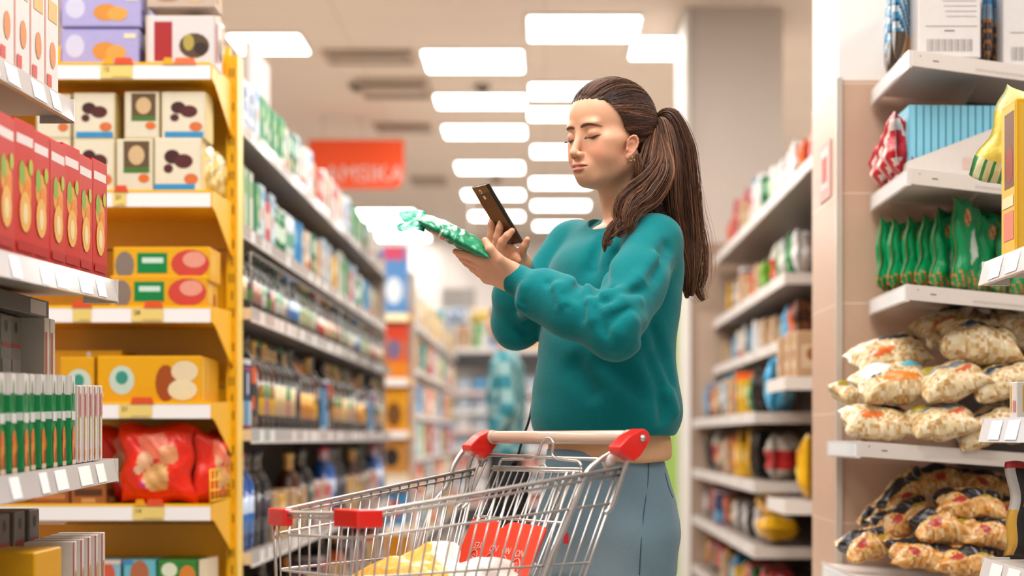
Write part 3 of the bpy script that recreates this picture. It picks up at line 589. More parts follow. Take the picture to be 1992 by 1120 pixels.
for k in range(2): kb2.put((-.955, 4.60+k*.14, 1.6195), (0, .05, R(78)), ['crumpled yellow bag beside the cream boxes, nearer one', 'crumpled yellow bag beside the cream boxes, further one'][k], 'bag')
z = 1.303
sal = [('e', .12, .45, .10, .42, '#8f7d70'), ('r', .25, .22, .56, .82, '#0f8a45'), ('r', .30, .52, .52, .68, '#d9efe0'), ('e', .80, .5, .20, .42, '#d94a3c'), ('e', .84, .62, .12, .24, '#f0a08a')]
pbox(214, 402, 536, z, YF-.01, .15, '#f0ab12', sal, 'long yellow pack with green label, lower of two on the third yellow shelf', side=[('r', .1, .2, .5, .8, '#f7c24a'), ('e', .7, .3, .1, .25, '#a8321c')])
pbox(220, 408, 480, z+.078, YF, .15, '#f3b218', sal, 'long yellow pack with green label, upper of two on the third yellow shelf', side=[('r', .1, .2, .5, .8, '#f7c24a')])
z = 1.040
ylb = [('e', .24, .5, .12, .30, '#cfe0cf'), ('e', .24, .55, .06, .14, '#3f9a8a'), ('e', .66, .44, .10, .38, '#a8501c'), ('e', .84, .68, .13, .22, '#efd9b2'), ('e', .82, .3, .14, .22, '#f3e2b8'), ('e', .04, .2, .03, .08, '#f6d878')]
pbox(188, 392, 692, z, YF, .24, '#f2ae10', ylb, 'large yellow box with almonds printed, in front on the fourth yellow shelf', side=[('r', .05, .1, .12, .9, '#f7cf6a'), ('r', .3, .1, .34, .9, '#f7cf6a'), ('r', .6, .1, .64, .9, '#f7cf6a')])
pbox(96, 184, 694, z, YF, .24, '#eda914', [('r', .0, .0, .25, 1, '#c98a2a'), ('e', .65, .45, .28, .30, '#cfe0cf'), ('e', .65, .5, .12, .14, '#3f9a8a')], 'yellow box with a pale round emblem, left of the large yellow box')
pbox(96, 236, 668, z+.129, YF+.05, .16, '#f0b21c', [('e', .55, .5, .03, .4, '#e9eef0')], 'flat yellow box lying across the top of the two yellow boxes', h=.022)
z = .761
def redart(u, v, s):
    if v > .9 or v < .06: return '#d81e10'
    for a, b, r, c in ((.35, .55, .12, '#eab48a'), (.68, .62, .13, '#e69a68'), (.55, .33, .18, '#e8b070'), (.3, .42, .06, '#e3c09a'), (.5, .36, .05, '#3c8a3c'), (.4, .26, .06, '#c03a8a'), (.62, .5, .08, '#e07a4a'), (.5, .75, .2, '#f0765a')):
        if (u-a)**2+(v-b)**2 < r*r: return c
    return '#ee2a12'
kr = Kind('bag', bag_mb(.215, .216, .10, redart, 2, nu=30, nv=30), M_film(), (.22, .1, .216))
kr.put((wpx(308, 4.58), 4.575, z), (0, 0, 0), 'big glossy red snack bag standing in the middle of the fifth yellow shelf', 'bag')
kr.put((wpx(243, 4.70), 4.71, z), (0, .02, .3), 'red snack bag behind and left of the big glossy red one', 'bag', scale=(.85, .8, .97))
kr.put((wpx(402, 4.65), 4.645, z), (0, .04, 1.3), 'red snack bag turned sideways at the right end, nearer one', 'bag', scale=(.75, .9, .92))
kr.put((wpx(412, 4.75), 4.76, z), (0, .03, 1.35), 'red snack bag turned sideways at the right end, further one', 'bag', scale=(.7, .8, .84))
pbox(138, 206, 938, z, 4.58, .12, '#a86a3a', [('r', .1, .4, .9, .7, '#5a3a26'), ('r', .3, .1, .7, .3, '#d9a56a')], 'brown box low behind the near left shelf, beside the red bags'); pbox(60, 134, 945, z, 4.58, .12, '#9c5c34', [('r', .1, .3, .9, .6, '#c98a52')], 'brown box low behind the near left shelf, left of its neighbour')
pbox(188, 198, 832, z, 4.70, .1, '#5fa6c4', [('r', 0, .5, 1, .8, '#2a2420')], 'narrow blue box standing upright behind the brown boxes')
z = .471
for px0, px1, c, ar, lb in ((100, 166, '#e8e0d6', [('e', .4, .75, .45, .25, '#dd7a36'), ('e', .75, .85, .3, .2, '#1f7a34')], 'box with orange and green picture'), (170, 234, '#8cc4d8', [('e', .5, .7, .35, .3, '#d9604a'), ('r', 0, .92, 1, 1, '#e9d9d0')], 'pale blue box with coral spot'),
    (240, 303, '#6fc3d4', [('e', .5, .72, .3, .28, '#b9704e'), ('r', 0, .9, .3, 1, '#4a98d0')], 'turquoise box with brown spot'), (306, 384, '#3a8a3c', [('e', .3, .8, .2, .15, '#e9f0d8'), ('e', .75, .7, .2, .2, '#e08a3a')], 'green box with orange spot'), (387, 402, '#ead9bb', [], 'narrow beige box')):
    pbox(px0, px1, 1089, z, 4.55, .16, c, ar, lb+' on the lowest yellow shelf in view')
# ------------------------------------------------------------------ near left rack (leans a little along its length)
def zt(z, y): return z+(y-3.37)*.026
NLX = -.885
nl = empty('shelf_rack', (-1.1, 2.4, 0)); tag(nl, 'pale metal rack at the left edge with glossy price rails, nearest the camera', 'shelving')
mb = MB(); mb.box(-1.36, 1.3, 0, -1.34, 3.36, 2.1, '#8a7a70'); wbuild(mb, 'back_panel', M_paint(), nl)
mb = MB(); mb.box(-1.34, 1.3, 0, -.90, 3.36, .12, '#a39a93'); wbuild(mb, 'base', M_paint(), nl)
for yy in (1.3, 2.3, 3.33): mb = MB(); mb.box(-1.345, yy, 0, -1.31, yy+.03, 2.1, '#9b9189'); wbuild(mb, 'upright', M_paint(), nl)
for i, (z, rl) in enumerate(((1.637, 1), (1.269, 1), (.9026, 1), (.52, 1))):
    a, b = zt(z, 1.3), z; mb = MB(); NLX = -.974 if i == 0 else -.885
    v = [(-1.34, 1.3, a-.03), (NLX, 1.3, a-.03), (NLX, 3.365, b-.03), (-1.34, 3.365, b-.03), (-1.34, 1.3, a), (NLX, 1.3, a), (NLX, 3.365, b), (-1.34, 3.365, b)]
    mb.add(v, [(3, 2, 1, 0), (4, 5, 6, 7), (0, 1, 5, 4), (1, 2, 6, 5), (2, 3, 7, 6), (3, 0, 4, 7)], '#a59a92'); s = wbuild(mb, 'shelf', M_paint(), nl)
    mb = MB(); o1 = .012
    v = [(NLX, 1.3, a-.042), (NLX+o1, 1.3, a-.042), (NLX+o1, 3.37, b-.042), (NLX, 3.37, b-.042), (NLX, 1.3, a+.003), (NLX+.003, 1.3, a+.003), (NLX+.003, 3.37, b+.003), (NLX, 3.37, b+.003)]
    mb.add(v, [(3, 2, 1, 0), (4, 5, 6, 7), (0, 1, 5, 4), (1, 2, 6, 5), (2, 3, 7, 6), (3, 0, 4, 7)], '#bfb9b8'); mb.build('price_rail', M_gloss(), s)
    if i < 3:
        for k, (yy, wd) in enumerate(((2.70, .05), (2.86, .045), (2.95, .07), (3.10, .08), (3.22, .06))):
            t0, t1 = zt(z, yy), zt(z, yy+wd); mb = MB(); mb.add([(NLX+o1+.0006, yy, t0-.038), (NLX+o1+.0006, yy+wd, t1-.038), (NLX+.0045, yy+wd, t1-.002), (NLX+.0045, yy, t0-.002)], [(0, 1, 2, 3)], '#ffffff'); mb.build('price_tag', M_gloss(), s)
    mb = MB(); mb.box(NLX-.06, 3.366, b-.045, NLX+.011, 3.371, b+.004, '#cfc6c0'); mb.build('end_cap', M_gloss(), s)
NLX = -.885
# rows
PW = carton_mb(.022, .085, .27, '#e8dcd6', [('r', .1, .1, .9, .2, '#d9604a')], side=[('r', .04, 0, .14, 1, '#cf8a80'), ('r', .3, .55, .9, .7, '#e8b46a'), ('e', .6, .3, .2, .1, '#d98a4a'), ('r', .2, .05, .5, .14, '#d9473a'), ('r', .4, .78, .85, .9, '#c95a54')])
kpw = Kind('pasta_pack', PW, M_print(), (.022, .085, .27)); yy = 3.305; i = 0
while yy > 2.5:
    i += 1; kpw.put((-1.003, yy, zt(1.637, yy)+.001), (0, 0, -.04), f'white pack with pink stripes, {nth(i)} from the far end on the topmost near left shelf', 'packet', 'white striped packs on the near left shelf', (1, 1, rnd.uniform(.96, 1.02))); yy -= .094
RP = carton_mb(.014, .090, .235, '#dc1414', [('r', 0, 0, 1, 1, '#e01512'), ('r', .35, .03, .65, .97, '#c90f10'), ('r', .2, .04, .8, .08, '#f0c0b0')],
    side=[('r', .03, .02, .97, .98, '#d02c1e'), ('r', .1, .83, .9, .90, '#efe0da'), ('e', .5, .55, .30, .13, '#e9a23a'), ('e', .36, .62, .15, .09, '#8fae3a'), ('e', .62, .48, .18, .10, '#ea8a2c'), ('e', .5, .34, .28, .15, '#f0b45a'), ('e', .5, .33, .12, .08, '#f6dca8'), ('e', .75, .68, .10, .06, '#b4c23c'), ('r', .1, .05, .9, .12, '#b9201a')])
krp = Kind('soup_pack', RP, M_print(), (.04, .078, .235)); yy = 3.318; i = 0
while yy > 2.45:
    i += 1; krp.put((NLX-.020+rnd.uniform(-.002, .002), yy, zt(1.269, yy)+.001), (0, 0, -.05+rnd.uniform(-.03, .03)), f'red pack with orange food picture, {nth(i)} from the far end of the red row', 'packet', 'red packs on the near left shelf', (1, 1, rnd.uniform(.98, 1.02))); yy -= .097
TP = carton_mb(.10, .030, .150, '#eae2da', [('r', .05, .1, .95, .9, '#e8d8cc')], side=[('r', .1, .02, .42, .98, '#c98a7c'), ('r', .12, .3, .42, .6, '#c3a24a'), ('e', .25, .12, .2, .06, '#e08a3a'), ('r', .5, .6, .9, .9, '#e6a0a0')])
ktp = Kind('tea_carton', TP, M_print(), (.1, .03, .15))
for i in range(5): ktp.put((NLX-.065, 3.33-i*.037, zt(.9026, 3.33-i*.037)+.001), (0, 0, .03), f'thin white carton with pink edge, {nth(i+1)} from the far end of the lower shelf', 'carton', 'thin white cartons on the near left shelf')
GP = carton_mb(.09, .055, .168, '#1f8a4c', [('r', 0, .78, 1, 1, '#ece6e0'), ('r', 0, .52, 1, .6, '#e9ece6'), ('e', .5, .25, .4, .25, '#e88a2a')], side=[('r', 0, .80, 1, 1, '#eee8e2'), ('e', .45, .80, .16, .14, '#1f7a42'), ('r', 0, .50, 1, .60, '#e9ece6'), ('e', .5, .24, .40, .2, '#ec9030'), ('e', .35, .34, .3, .07, '#e5702a'), ('e', .7, .12, .2, .08, '#c04a2a'), ('r', 0, 0, 1, .05, '#e9cfae')])
kgp = Kind('food_carton', GP, M_print(), (.09, .055, .168))
for i in range(10): kgp.put((NLX-.058+rnd.uniform(-.004, .004), 3.128-i*.06, zt(.9026, 3.128-i*.06)+.001), (0, 0, .16), f'green carton with orange picture, {nth(i+1)} from the thin white cartons', 'carton', 'green cartons on the near left shelf')
GR = carton_mb(.11, .075, .285, '#8d847c', [('e', .5, .92, .12, .04, '#3e3a38'), ('r', .15, .80, .85, .83, '#b4503c'), ('r', .1, .72, .9, .77, '#a09890'), ('r', .1, .3, .6, .65, '#9a9189')], side=[('e', .5, .92, .15, .04, '#3e3a38'), ('r', .1, .78, .9, .81, '#b4503c'), ('r', .1, .3, .9, .7, '#9b928a')])
kgr = Kind('grey_carton', GR, M_print(), (.11, .075, .285))
for i in range(6): kgr.put((NLX-.19-(.0 if i % 2 else .01), 3.20-i*.088, zt(.9026, 3.2-i*.088)+.001), (0, 0, .05), f'tall grey carton behind the green ones, {nth(i+1)} from the far end', 'carton', 'tall grey cartons at the back of the near left shelf')
krt = Kind('tall_carton', carton_mb(.08, .032, .285, '#e4d6c6', [], side=[('r', .1, .1, .5, .9, '#d06a50'), ('r', .5, .1, .9, .9, '#efe6d4'), ('e', .5, .2, .3, .08, '#8aa03c')]), M_print(), (.08, .032, .285))
for i in range(2): krt.put((NLX-.150, 3.325-i*.038, zt(.9026, 3.3)+.001), (0, 0, 0), ['narrow tall carton with orange stripe at the far end behind the thin cartons', 'narrow tall carton with orange stripe, second behind the thin cartons'][i], 'carton')
o = carton_mb(.20, .40, .034, '#6b625c', [('e', .85, .6, .06, .3, '#cf5a2a'), ('r', .75, .05, .95, .25, '#d9702a')], side=[('r', .7, .1, .95, .9, '#d9cfc6')]).build('flat_carton', M_print(), loc=(NLX-.21, 3.10, zt(.9026, 3.1)+.292)); tag(o, 'flat grey carton lying on the tall grey cartons under the red row', 'carton')
PB = Kind('pink_carton', carton_mb(.09, .045, .235, '#e6d8cc', [('r', 0, 0, 1, 1, '#e2d4c8')], side=[('r', .0, 0, .3, 1, '#a8324a'), ('e', .65, .65, .22, .12, '#dca04a'), ('e', .65, .3, .2, .12, '#b43a5c')]), M_print(), (.09, .045, .235))
for i in range(5): PB.put((NLX-.055, 3.33-i*.05, zt(.52, 3.33-i*.05)+.001), (0, 0, .1), f'white carton with crimson edge, {nth(i+1)} from the far end of the lowest left shelf', 'carton', 'crimson edged cartons on the near left shelf')
o = carton_mb(.10, .16, .235, '#e8a80c', [('e', .5, .4, .2, .3, '#efe0c0')]).build('yellow_carton', M_print(), loc=(NLX-.058, 2.96, zt(.52, 2.96)+.004)); tag(o, 'yellow carton in the bottom left corner beside the crimson edged cartons', 'carton')
for i in range(3): o = kgr.put((NLX-.17, 3.22-i*.09, zt(.52, 3.2)+.001), (0, 0, .05), f'tall grey carton low down behind the crimson edged cartons, {nth(i+1)} from the far end', 'carton', None, (1, 1, 1.02))
# ------------------------------------------------------------------ promo shelves on the tiled pillar, right
pr = empty('promo_rack', (1.1, 4.28, 0)); tag(pr, 'cream metal wall shelves full of snack bags in front of the tiled pillar', 'shelving')
TL = math.tan(R(4)); YWR = R(14)
PLV = [(1.895, .899, 4.03), (1.606, .897, 4.03), (1.322, .893, 4.03), (.938, .779, 4.06), (.606, .765, 4.04)]
def pz(i, x): return PLV[i][0]-(x-PLV[i][1])*TL
for i, (z, xa, ya) in enumerate(PLV):
    L = 1.55-xa; xd, yd = xa+L*math.cos(YWR), ya+L*math.sin(YWR); pts = [(xa, ya), (xd, yd), (xd, 4.505), (xa-.003, 4.50)]; th = .036
    top = [(x, y, pz(i, x)) for x, y in pts]; bot = [(x, y, pz(i, x)-.012) for x, y in pts]
    mb = MB(); mb.add(bot+top, [(3, 2, 1, 0), (4, 5, 6, 7), (0, 1, 5, 4), (1, 2, 6, 5), (2, 3, 7, 6), (3, 0, 4, 7)], '#cfc3ba'); s = wbuild(mb, 'shelf', M_paint(), pr)
    def slab(p, q, t, h, col, name, off=0):
        p, q = Vector((*p, 0)), Vector((*q, 0)); d = (q-p).normalized(); n = Vector((d.y, -d.x, 0)); mb = MB(); v = []
        for zz in (-h, .002):
            for a in (p, q, q+n*t, p+n*t): v.append((a.x, a.y, pz(i, a.x)+zz+off))
        mb.add(v, [(3, 2, 1, 0), (4, 5, 6, 7), (0, 1, 5, 4), (1, 2, 6, 5), (2, 3, 7, 6), (3, 0, 4, 7)], col); return mb
    slab(pts[0], pts[1], .003, th, '#d9cec6', 'e').build('side_plate', M_paint(), s)
    d = Vector((math.cos(YWR), math.sin(YWR), 0)); n_ = Vector((d.y, -d.x, 0)); mb = MB()
    for a, b in ((.06, .085), (.0, .004)):
        p0 = Vector((xa, ya, 0))+d*(.055 if a else .02)+n_*.0032; wd = .016 if a else .003; z0 = pz(i, p0.x)-(.016 if a else .008)
        mb.add([tuple(p0+up_ ) for up_ in (Vector((0, 0, z0-.003)), d*wd+Vector((0, 0, z0-.003-wd*TL)), d*wd+Vector((0, 0, z0-wd*TL)), Vector((0, 0, z0)))], [(0, 1, 2, 3)], '#4a403a')
    p0 = Vector((xa, ya, 0))+d*.17+n_*.003; z0 = pz(i, p0.x)-.022
    mb.add([tuple(p0+q) for q in (Vector((0, 0, z0-.006)), d*.3+Vector((0, 0, z0-.006-.3*TL)), d*.3+n_*.003+Vector((0, 0, z0-.3*TL)), n_*.003+Vector((0, 0, z0)))], [(0, 1, 2, 3)], '#efe6df'); mb.build('groove_pattern', M_paint(), s)
    mb = MB(); mb.box(xa-.008, ya, -.040, xa, 4.50, .003, '#d4cdc9'); mb.box(xa-.010, ya+.02, -.036, xa-.008, 4.46, -.004, '#e9ecef'); o = mb.build('price_rail', M_gloss(), s); o.location.z = z
    if i < 3: mb = MB(); mb.prism([(ya+.16, z-.014-.02), (4.50, z-.014-.02), (4.50, z-.09), (4.3, z-.075)], 'x', xa+.20, xa+.204, '#b3a498'); mb.build('bracket', M_paint(), s)
mb = MB(); mb.box(1.13, 4.500, .05, 1.75, 4.515, 2.0, '#4a3a32'); wbuild(mb, 'back_panel', M_paint(), pr)  # dark sheet added to stand in for the deep shade behind the goods
mb = MB(); mb.box(.80, 4.10, 0, 1.5, 4.50, .5, '#b9aca2'); wbuild(mb, 'base', M_paint(), pr)
# top shelf: white cases with small print, blue pouches
def onp(i, px, Y): x = wpx(px, Y); return x, pz(i, x)
def case(px0, px1, py0, Y, d, label, txt=True):
    x0, x1 = wpx(px0, Y), wpx(px1, Y); z = max(pz(0, x0), pz(0, x1))+.002; h = hpx(py0, Y)-z; mb = MB(); mb.box(x0, 0, 0, x1, d, h, '#ebe4e1', b=.003)
    o = mb.build('display_case', M_print(), loc=(0, Y, z)); tag(o, label, 'case'); mb = MB(); w_ = x1-x0
    fr = [('#b9b0ac', .12, .30, .92, .302), ('#b9b0ac', .12, .02+.0, .122, .30)]
    for k in range(22): a = x0+w_*(.14+.034*k); mb.box(a, -.0008, h*.07, a+w_*(.010+.012*((k*7) % 3)/2), -.0003, h*.20, '#a7a09d')
    for q in range(7): mb.box(x0+w_*(.45-.02*q), -.0008, h*(.44+.055*q), x0+w_*.93, -.0003, h*(.448+.055*q), '#c2bbb7')
    mb.box(x0+w_*.12, -.0008, h*.335, x0+w_*.94, -.0003, h*.342, '#a59e9a'); mb.box(x0+w_*.42, -.0008, h*.285, x0+w_*.58, -.0003, h*.295, '#55504e'); mb.build('print', M_print(), o); return o
case(1786, 1908, -70, 4.10, .30, 'white display case with barcode and small print on the top right shelf, left one')
case(1952, 2060, -70, 4.14, .30, 'white display case at the right picture edge on the top right shelf')
def bluestr(u, v, s):
    k = (u*1.1+v*1.6) % .26
    if v < .32: return '#e0a24e' if ((u-.5)**2+(v-.18)**2) < .03 else ('#efe6dc' if u > .3 else '#5a4a34')
    return '#2f9bd0' if k < .10 else ('#d8ecf6' if k < .19 else '#1f4a70')
kbl = Kind('pouch', bag_mb(.13, .22, .035, bluestr, 3, nu=24, nv=28, wr=.5), M_film(), (.13, .035, .22))
for k, (px, Y, rz) in enumerate(((1757, 4.20, 1.1), (1745, 4.32, 1.15), (1738, 4.42, 1.2))): x, z = onp(0, px, Y); kbl.put((x-.004, Y, z+.006), (0, .0, rz), f'blue striped pouch left of the white case, {nth(k+1)} from the front', 'pouch', 'blue striped pouches')
def bluedk(u, v, s): return '#2f8fd0' if v > .75 else ('#c98a4e' if (u*3+v*7) % 1 < .3 and v < .6 else ('#4a4c58' if v < .6 else '#8fb7d4'))
kbd = Kind('pouch', bag_mb(.10, .20, .03, bluedk, 5, wr=.5), M_film(), (.1, .03, .2))
for k, (px, Y, rz) in enumerate(((1918, 4.20, 1.4), (1928, 4.24, 1.4), (1938, 4.28, 1.4))): x, z = onp(0, px, Y); kbd.put((x, Y, z+.006), (0, 0, rz), f'dark blue pouch between the two white cases, {nth(k+1)} from the left', 'pouch', 'dark blue pouches between the cases')
# second shelf: cyan packs in a white tray
TY = 4.12; x0, x1 = wpx(1764, TY), wpx(2000, TY); z = pz(1, x0)+.002
tr = empty('display_tray', (x0, TY, z)); tag(tr, 'white card tray with slanted side holding the cyan packs', 'tray')
zl, zr = hpx(300, TY)-z, hpx(222, TY)-z; w_ = x1-x0
tr.rotation_euler.y = R(4); tr.location.z += .003; zr += w_*TL; mb = MB(); mb.prism([(0, 0), (w_, 0), (w_, zr), (0, .03)], 'y', 0, .003, '#e9dfd8'); mb.build('side', M_print(), tr)
mb = MB(); mb.prism([(0, 0), (w_, 0), (w_, zr), (0, .03)], 'y', .225, .228, '#e9dfd8'); mb.box(0, .003, -.0, .003, .225, .03, '#e9dfd8'); mb.build('side', M_print(), tr)
mb = MB(); mb.box(.003, .003, -.0, w_, .225, .003, '#ddd2ca'); mb.build('bottom', M_print(), tr)
mb = MB(); mb.box(w_*.45, -.0008, .02, w_*.72, 0, .05, '#e3c6bd'); mb.build('faint_print', M_print(), tr)
kc = Kind('cyan_pack', carton_mb(.0165, .21, .168, '#8ed6ee', [('r', 0, 0, 1, .22, '#c2e6f0'), ('r', .0, 0, .1, 1, '#5cb4d4'), ('e', .5, .2, .3, .03, '#8a7fb0')], side=[('r', .1, .1, .9, .9, '#a9e0f2')]), M_print(), (.0165, .21, .168))
for k in range(13): kc.put((x0+.016+k*.0186, TY+.114, z+.008-(.016+k*.0186)*TL), (0, 0, 0), f'thin cyan pack in the white tray, {nth(k+1)} from the left', 'packet', 'cyan packs in the white tray', (1, 1, 1+.0066*k))
def redw(u, v, s): return '#f0dcd6' if (u+v*.7) % .5 < .13 else ('#e8702c' if (u-.5)**2+(v-.35)**2 < .03 else '#d01f2c')
krw = Kind('bag', bag_mb(.13, .13, .07, redw, 12, wr=1.2), M_film(), (.13, .07, .13))
for k, (px, Y) in enumerate(((1748, 4.20), (1737, 4.31), (1722, 4.42))): x, zz = onp(1, px, Y); krw.put((x+.002, Y, zz+.010), (-.05, .12, 1.25), f'red and white snack bag left of the cyan packs, {nth(k+1)} from the front', 'bag', 'red bags beside the tray', (1, 1, 1.05-.12*k))
krw2 = Kind('bag', bag_mb(.16, .19, .05, mottled('#a81830', ['#d8304a', '#7a1020'], 3), 13), M_film(), (.16, .05, .19))
for k, px in enumerate((1850, 1905, 1950)): x, zz = onp(1, px, 4.43); krw2.put((x, 4.44, zz+.008), (0, 0, .1), f'dark red bag behind the cyan packs, {nth(k+1)} from the left', 'bag', 'dark red bags behind the tray', (.42, .9, 1))
# third shelf: green pouches leaning left
def grn(u, v, s):
    if (u-.30)**2*1.2+(v-.80)**2 < .012: return '#c8702c' if (u*9+v*7) % 1 < .6 else '#e8c49a'
    if (u-.45-.25*(v-.4))**2*5+(v-.45)**2 < .045: return '#cfdfd2'
    if v < .2 and (u*5+v*9) % 1 < .35: return '#d98a3a'
    return '#0d9a5c'
kg = Kind('green_pouch', bag_mb(.13, .20, .045, grn, 21, nu=26, nv=32, wr=1.1), M_film(), (.125, .05, .2))
for k, (px, Y, rz, ry, s_) in enumerate(((1728, 4.40, .95, .16, .96), (1750, 4.345, .9, .20, .92), (1778, 4.30, .85, .24, .93), (1806, 4.26, .8, .26, .94), (1838, 4.22, .75, .16, .93), (1880, 4.19, .8, .08, 1.14), (1922, 4.24, .7, .18, .98), (1958, 4.24, .7, .22, .9), (1995, 4.26, .7, .1, .9))):
    x, zz = onp(2, px, Y); kg.put((x, Y, zz+.008), (-.05, ry, rz), f'green snack pouch with white blaze, {nth(k+1)} from the left on the third right shelf', 'pouch', 'green pouches on the third right shelf', (1, 1, s_))
for k, (px, Y, z_) in enumerate(((1850, 4.42, .13), (1900, 4.44, .15), (1950, 4.43, .12))): x, zz = onp(2, px, Y); kg.put((x, Y, zz+.006), (0, .1, .2), f'green snack pouch standing at the back of the third right shelf, {nth(k+1)} from the left', 'pouch', 'green pouches at the back of the shelf', (1, .8, 1.18))
# fourth and fifth shelf: see-through bags of puffed corn, lying in a heap
def puff(seed, extra):
    rg = random.Random(seed); nz = {}
    def f(u, v, s):
        k = (int(u*26), int(v*22), s)
        if k not in nz: nz[k] = rg.choice(['#e8cfa0', '#dfc08c', '#f0dcb4', '#d3ab72', '#ecd2a6', '#f4e6c6', '#c99a5c'])
        for a, b, ru, rv, c in extra:
            if ((u-a)/ru)**2+((v-b)/rv)**2 < 1: return c
        return nz[k]
    return f
KP = []
exs = [[(.35, .72, .16, .13, '#b09a1c'), (.62, .5, .38, .06, '#2a3a4c'), (.3, .48, .12, .07, '#6a7c8c')], [(.3, .6, .22, .20, '#e9e9e6'), (.2, .45, .14, .10, '#33475a'), (.75, .65, .18, .12, '#4fb7cf'), (.55, .25, .25, .14, '#e88a2c')],
       [(.5, .55, .34, .07, '#7c8894'), (.2, .7, .12, .12, '#a89420'), (.7, .35, .15, .08, '#d9603a')], [(.3, .3, .2, .12, '#dd6a24'), (.65, .7, .25, .10, '#38444e'), (.4, .75, .12, .09, '#eeece6')]]
for k in range(4): KP.append(Kind('puffed_corn_bag', bag_mb(.20, .135, .085, puff(30+k, exs[k]), 40+k, nu=30, nv=24, seal=.05, wr=.8), M_film(), (.2, .085, .135)))
def heap(i, items, kinds, what, grp, cat='bag'):
    for k, (px, py, Y, w_, t, ry, rz, kk, desc) in enumerate(items):
        c = P(px, py-5, Y); s_ = w_/.20; kd = kinds[kk]
        o = kd.put((0, 0, 0), (R(-62), ry, rz), desc, cat, grp, (s_, s_*t, s_)); M_ = o.rotation_euler.to_matrix(); off = M_ @ Vector((0, 0, .0675*s_)); o.location = c-off
heap(3, [(1706, 828, 4.16, .185, 1.0, .05, .1, 3, 'puffed corn bag with orange stripe, lowest left of the corn heap'), (1832, 826, 4.13, .18, 1.0, -.12, .1, 2, 'puffed corn bag in the middle of the bottom row of the corn heap'), (1915, 836, 4.15, .17, 1.0, -.5, -.1, 0, 'puffed corn bag at the bottom right of the heap, under the near shelf'), (1972, 832, 4.20, .17, 1.0, -.2, .1, 2, 'puffed corn bag at the far right of the bottom row'),
    (1666, 776, 4.36, .14, 1.0, .1, .5, 2, 'small puffed corn bag peeping out at the far left of the heap'), (1738, 752, 4.18, .20, 1.05, -.15, .1, 1, 'puffed corn bag with turquoise corner in the middle row'), (1850, 748, 4.14, .18, 1.05, -.28, .05, 2, 'puffed corn bag in the centre of the heap with grey band'), (1950, 745, 4.15, .18, 1.0, -.35, 0, 0, 'puffed corn bag with yellow sun print, right in the middle row'),
    (1730, 700, 4.30, .21, .95, -.25, .15, 3, 'puffed corn bag on the upper left slope of the heap'), (1902, 672, 4.18, .21, 1.15, .10, 0, 0, 'big puffed corn bag with yellow sun print on top of the heap'), (1850, 640, 4.34, .20, .9, -.35, .2, 3, 'tan puffed corn bag behind the topmost one'), (1985, 650, 4.28, .17, 1, .5, .2, 2, 'puffed corn bag at the upper right picture edge')],
    KP, 'puffed', 'puffed corn bags on the fourth right shelf')
def darkp(seed):
    rg = random.Random(seed); nz = {}
    def f(u, v, s):
        k = (int(u*24), int(v*18), s)
        if k not in nz: nz[k] = rg.choice(['#e0b070', '#d39a52', '#ecca94', '#b97a3a', '#e8a04a'])
        if abs(v-.62-.1*math.sin(u*6+seed)) < .16: return '#241f22' if (u*17) % 1 > .12 or v > .72 else '#8f8a86'
        if (u-.3)**2+(v-.25)**2 < .012: return '#b43a30'
        if (u-.72)**2+(v-.36)**2 < .010: return '#a8901c'
        return nz[k]
    return f
KD = [Kind('crouton_bag', bag_mb(.19, .12, .075, darkp(50+k), 50+k, nu=28, nv=22, seal=.05, wr=1.1), M_film(), (.19, .075, .12)) for k in range(3)]
heap(4, [(1690, 1062, 4.20, .17, 1, -.25, .3, 0, 'orange and black crouton bag, lowest left of the dark heap'), (1790, 1082, 4.12, .18, .9, .1, .1, 1, 'orange and black crouton bag, bottom row second from the left'), (1880, 1095, 4.10, .18, .9, .05, 0, 2, 'orange and black crouton bag, bottom row beside the near shelf'), (1758, 1012, 4.24, .18, 1, -.4, .2, 2, 'crouton bag in the middle left of the dark heap'), (1840, 1030, 4.15, .19, 1.1, .0, .1, 0, 'crouton bag in the middle of the dark heap'),
    (1930, 1040, 4.14, .17, 1, .05, 0, 1, 'crouton bag right of the middle of the dark heap'), (1765, 962, 4.34, .18, 1, -.7, .4, 1, 'crouton bag leaning on the upper left of the dark heap'), (1715, 1000, 4.40, .14, .8, -.7, .4, 0, 'small crouton bag behind at the left of the dark heap'), (1885, 985, 4.18, .19, .95, .05, 0, 2, 'crouton bag on top of the dark heap with white lettering'), (1850, 940, 4.36, .19, .9, .1, 0, 0, 'crouton bag at the back just under the shelf, left one'), (1920, 948, 4.34, .18, .9, .15, .1, 1, 'crouton bag at the back just under the shelf, right one'), (1975, 1000, 4.25, .17, .9, .1, .1, 0, 'crouton bag at the right picture edge behind the black pouch')],
    KD, 'dark', 'crouton bags on the fifth right shelf')
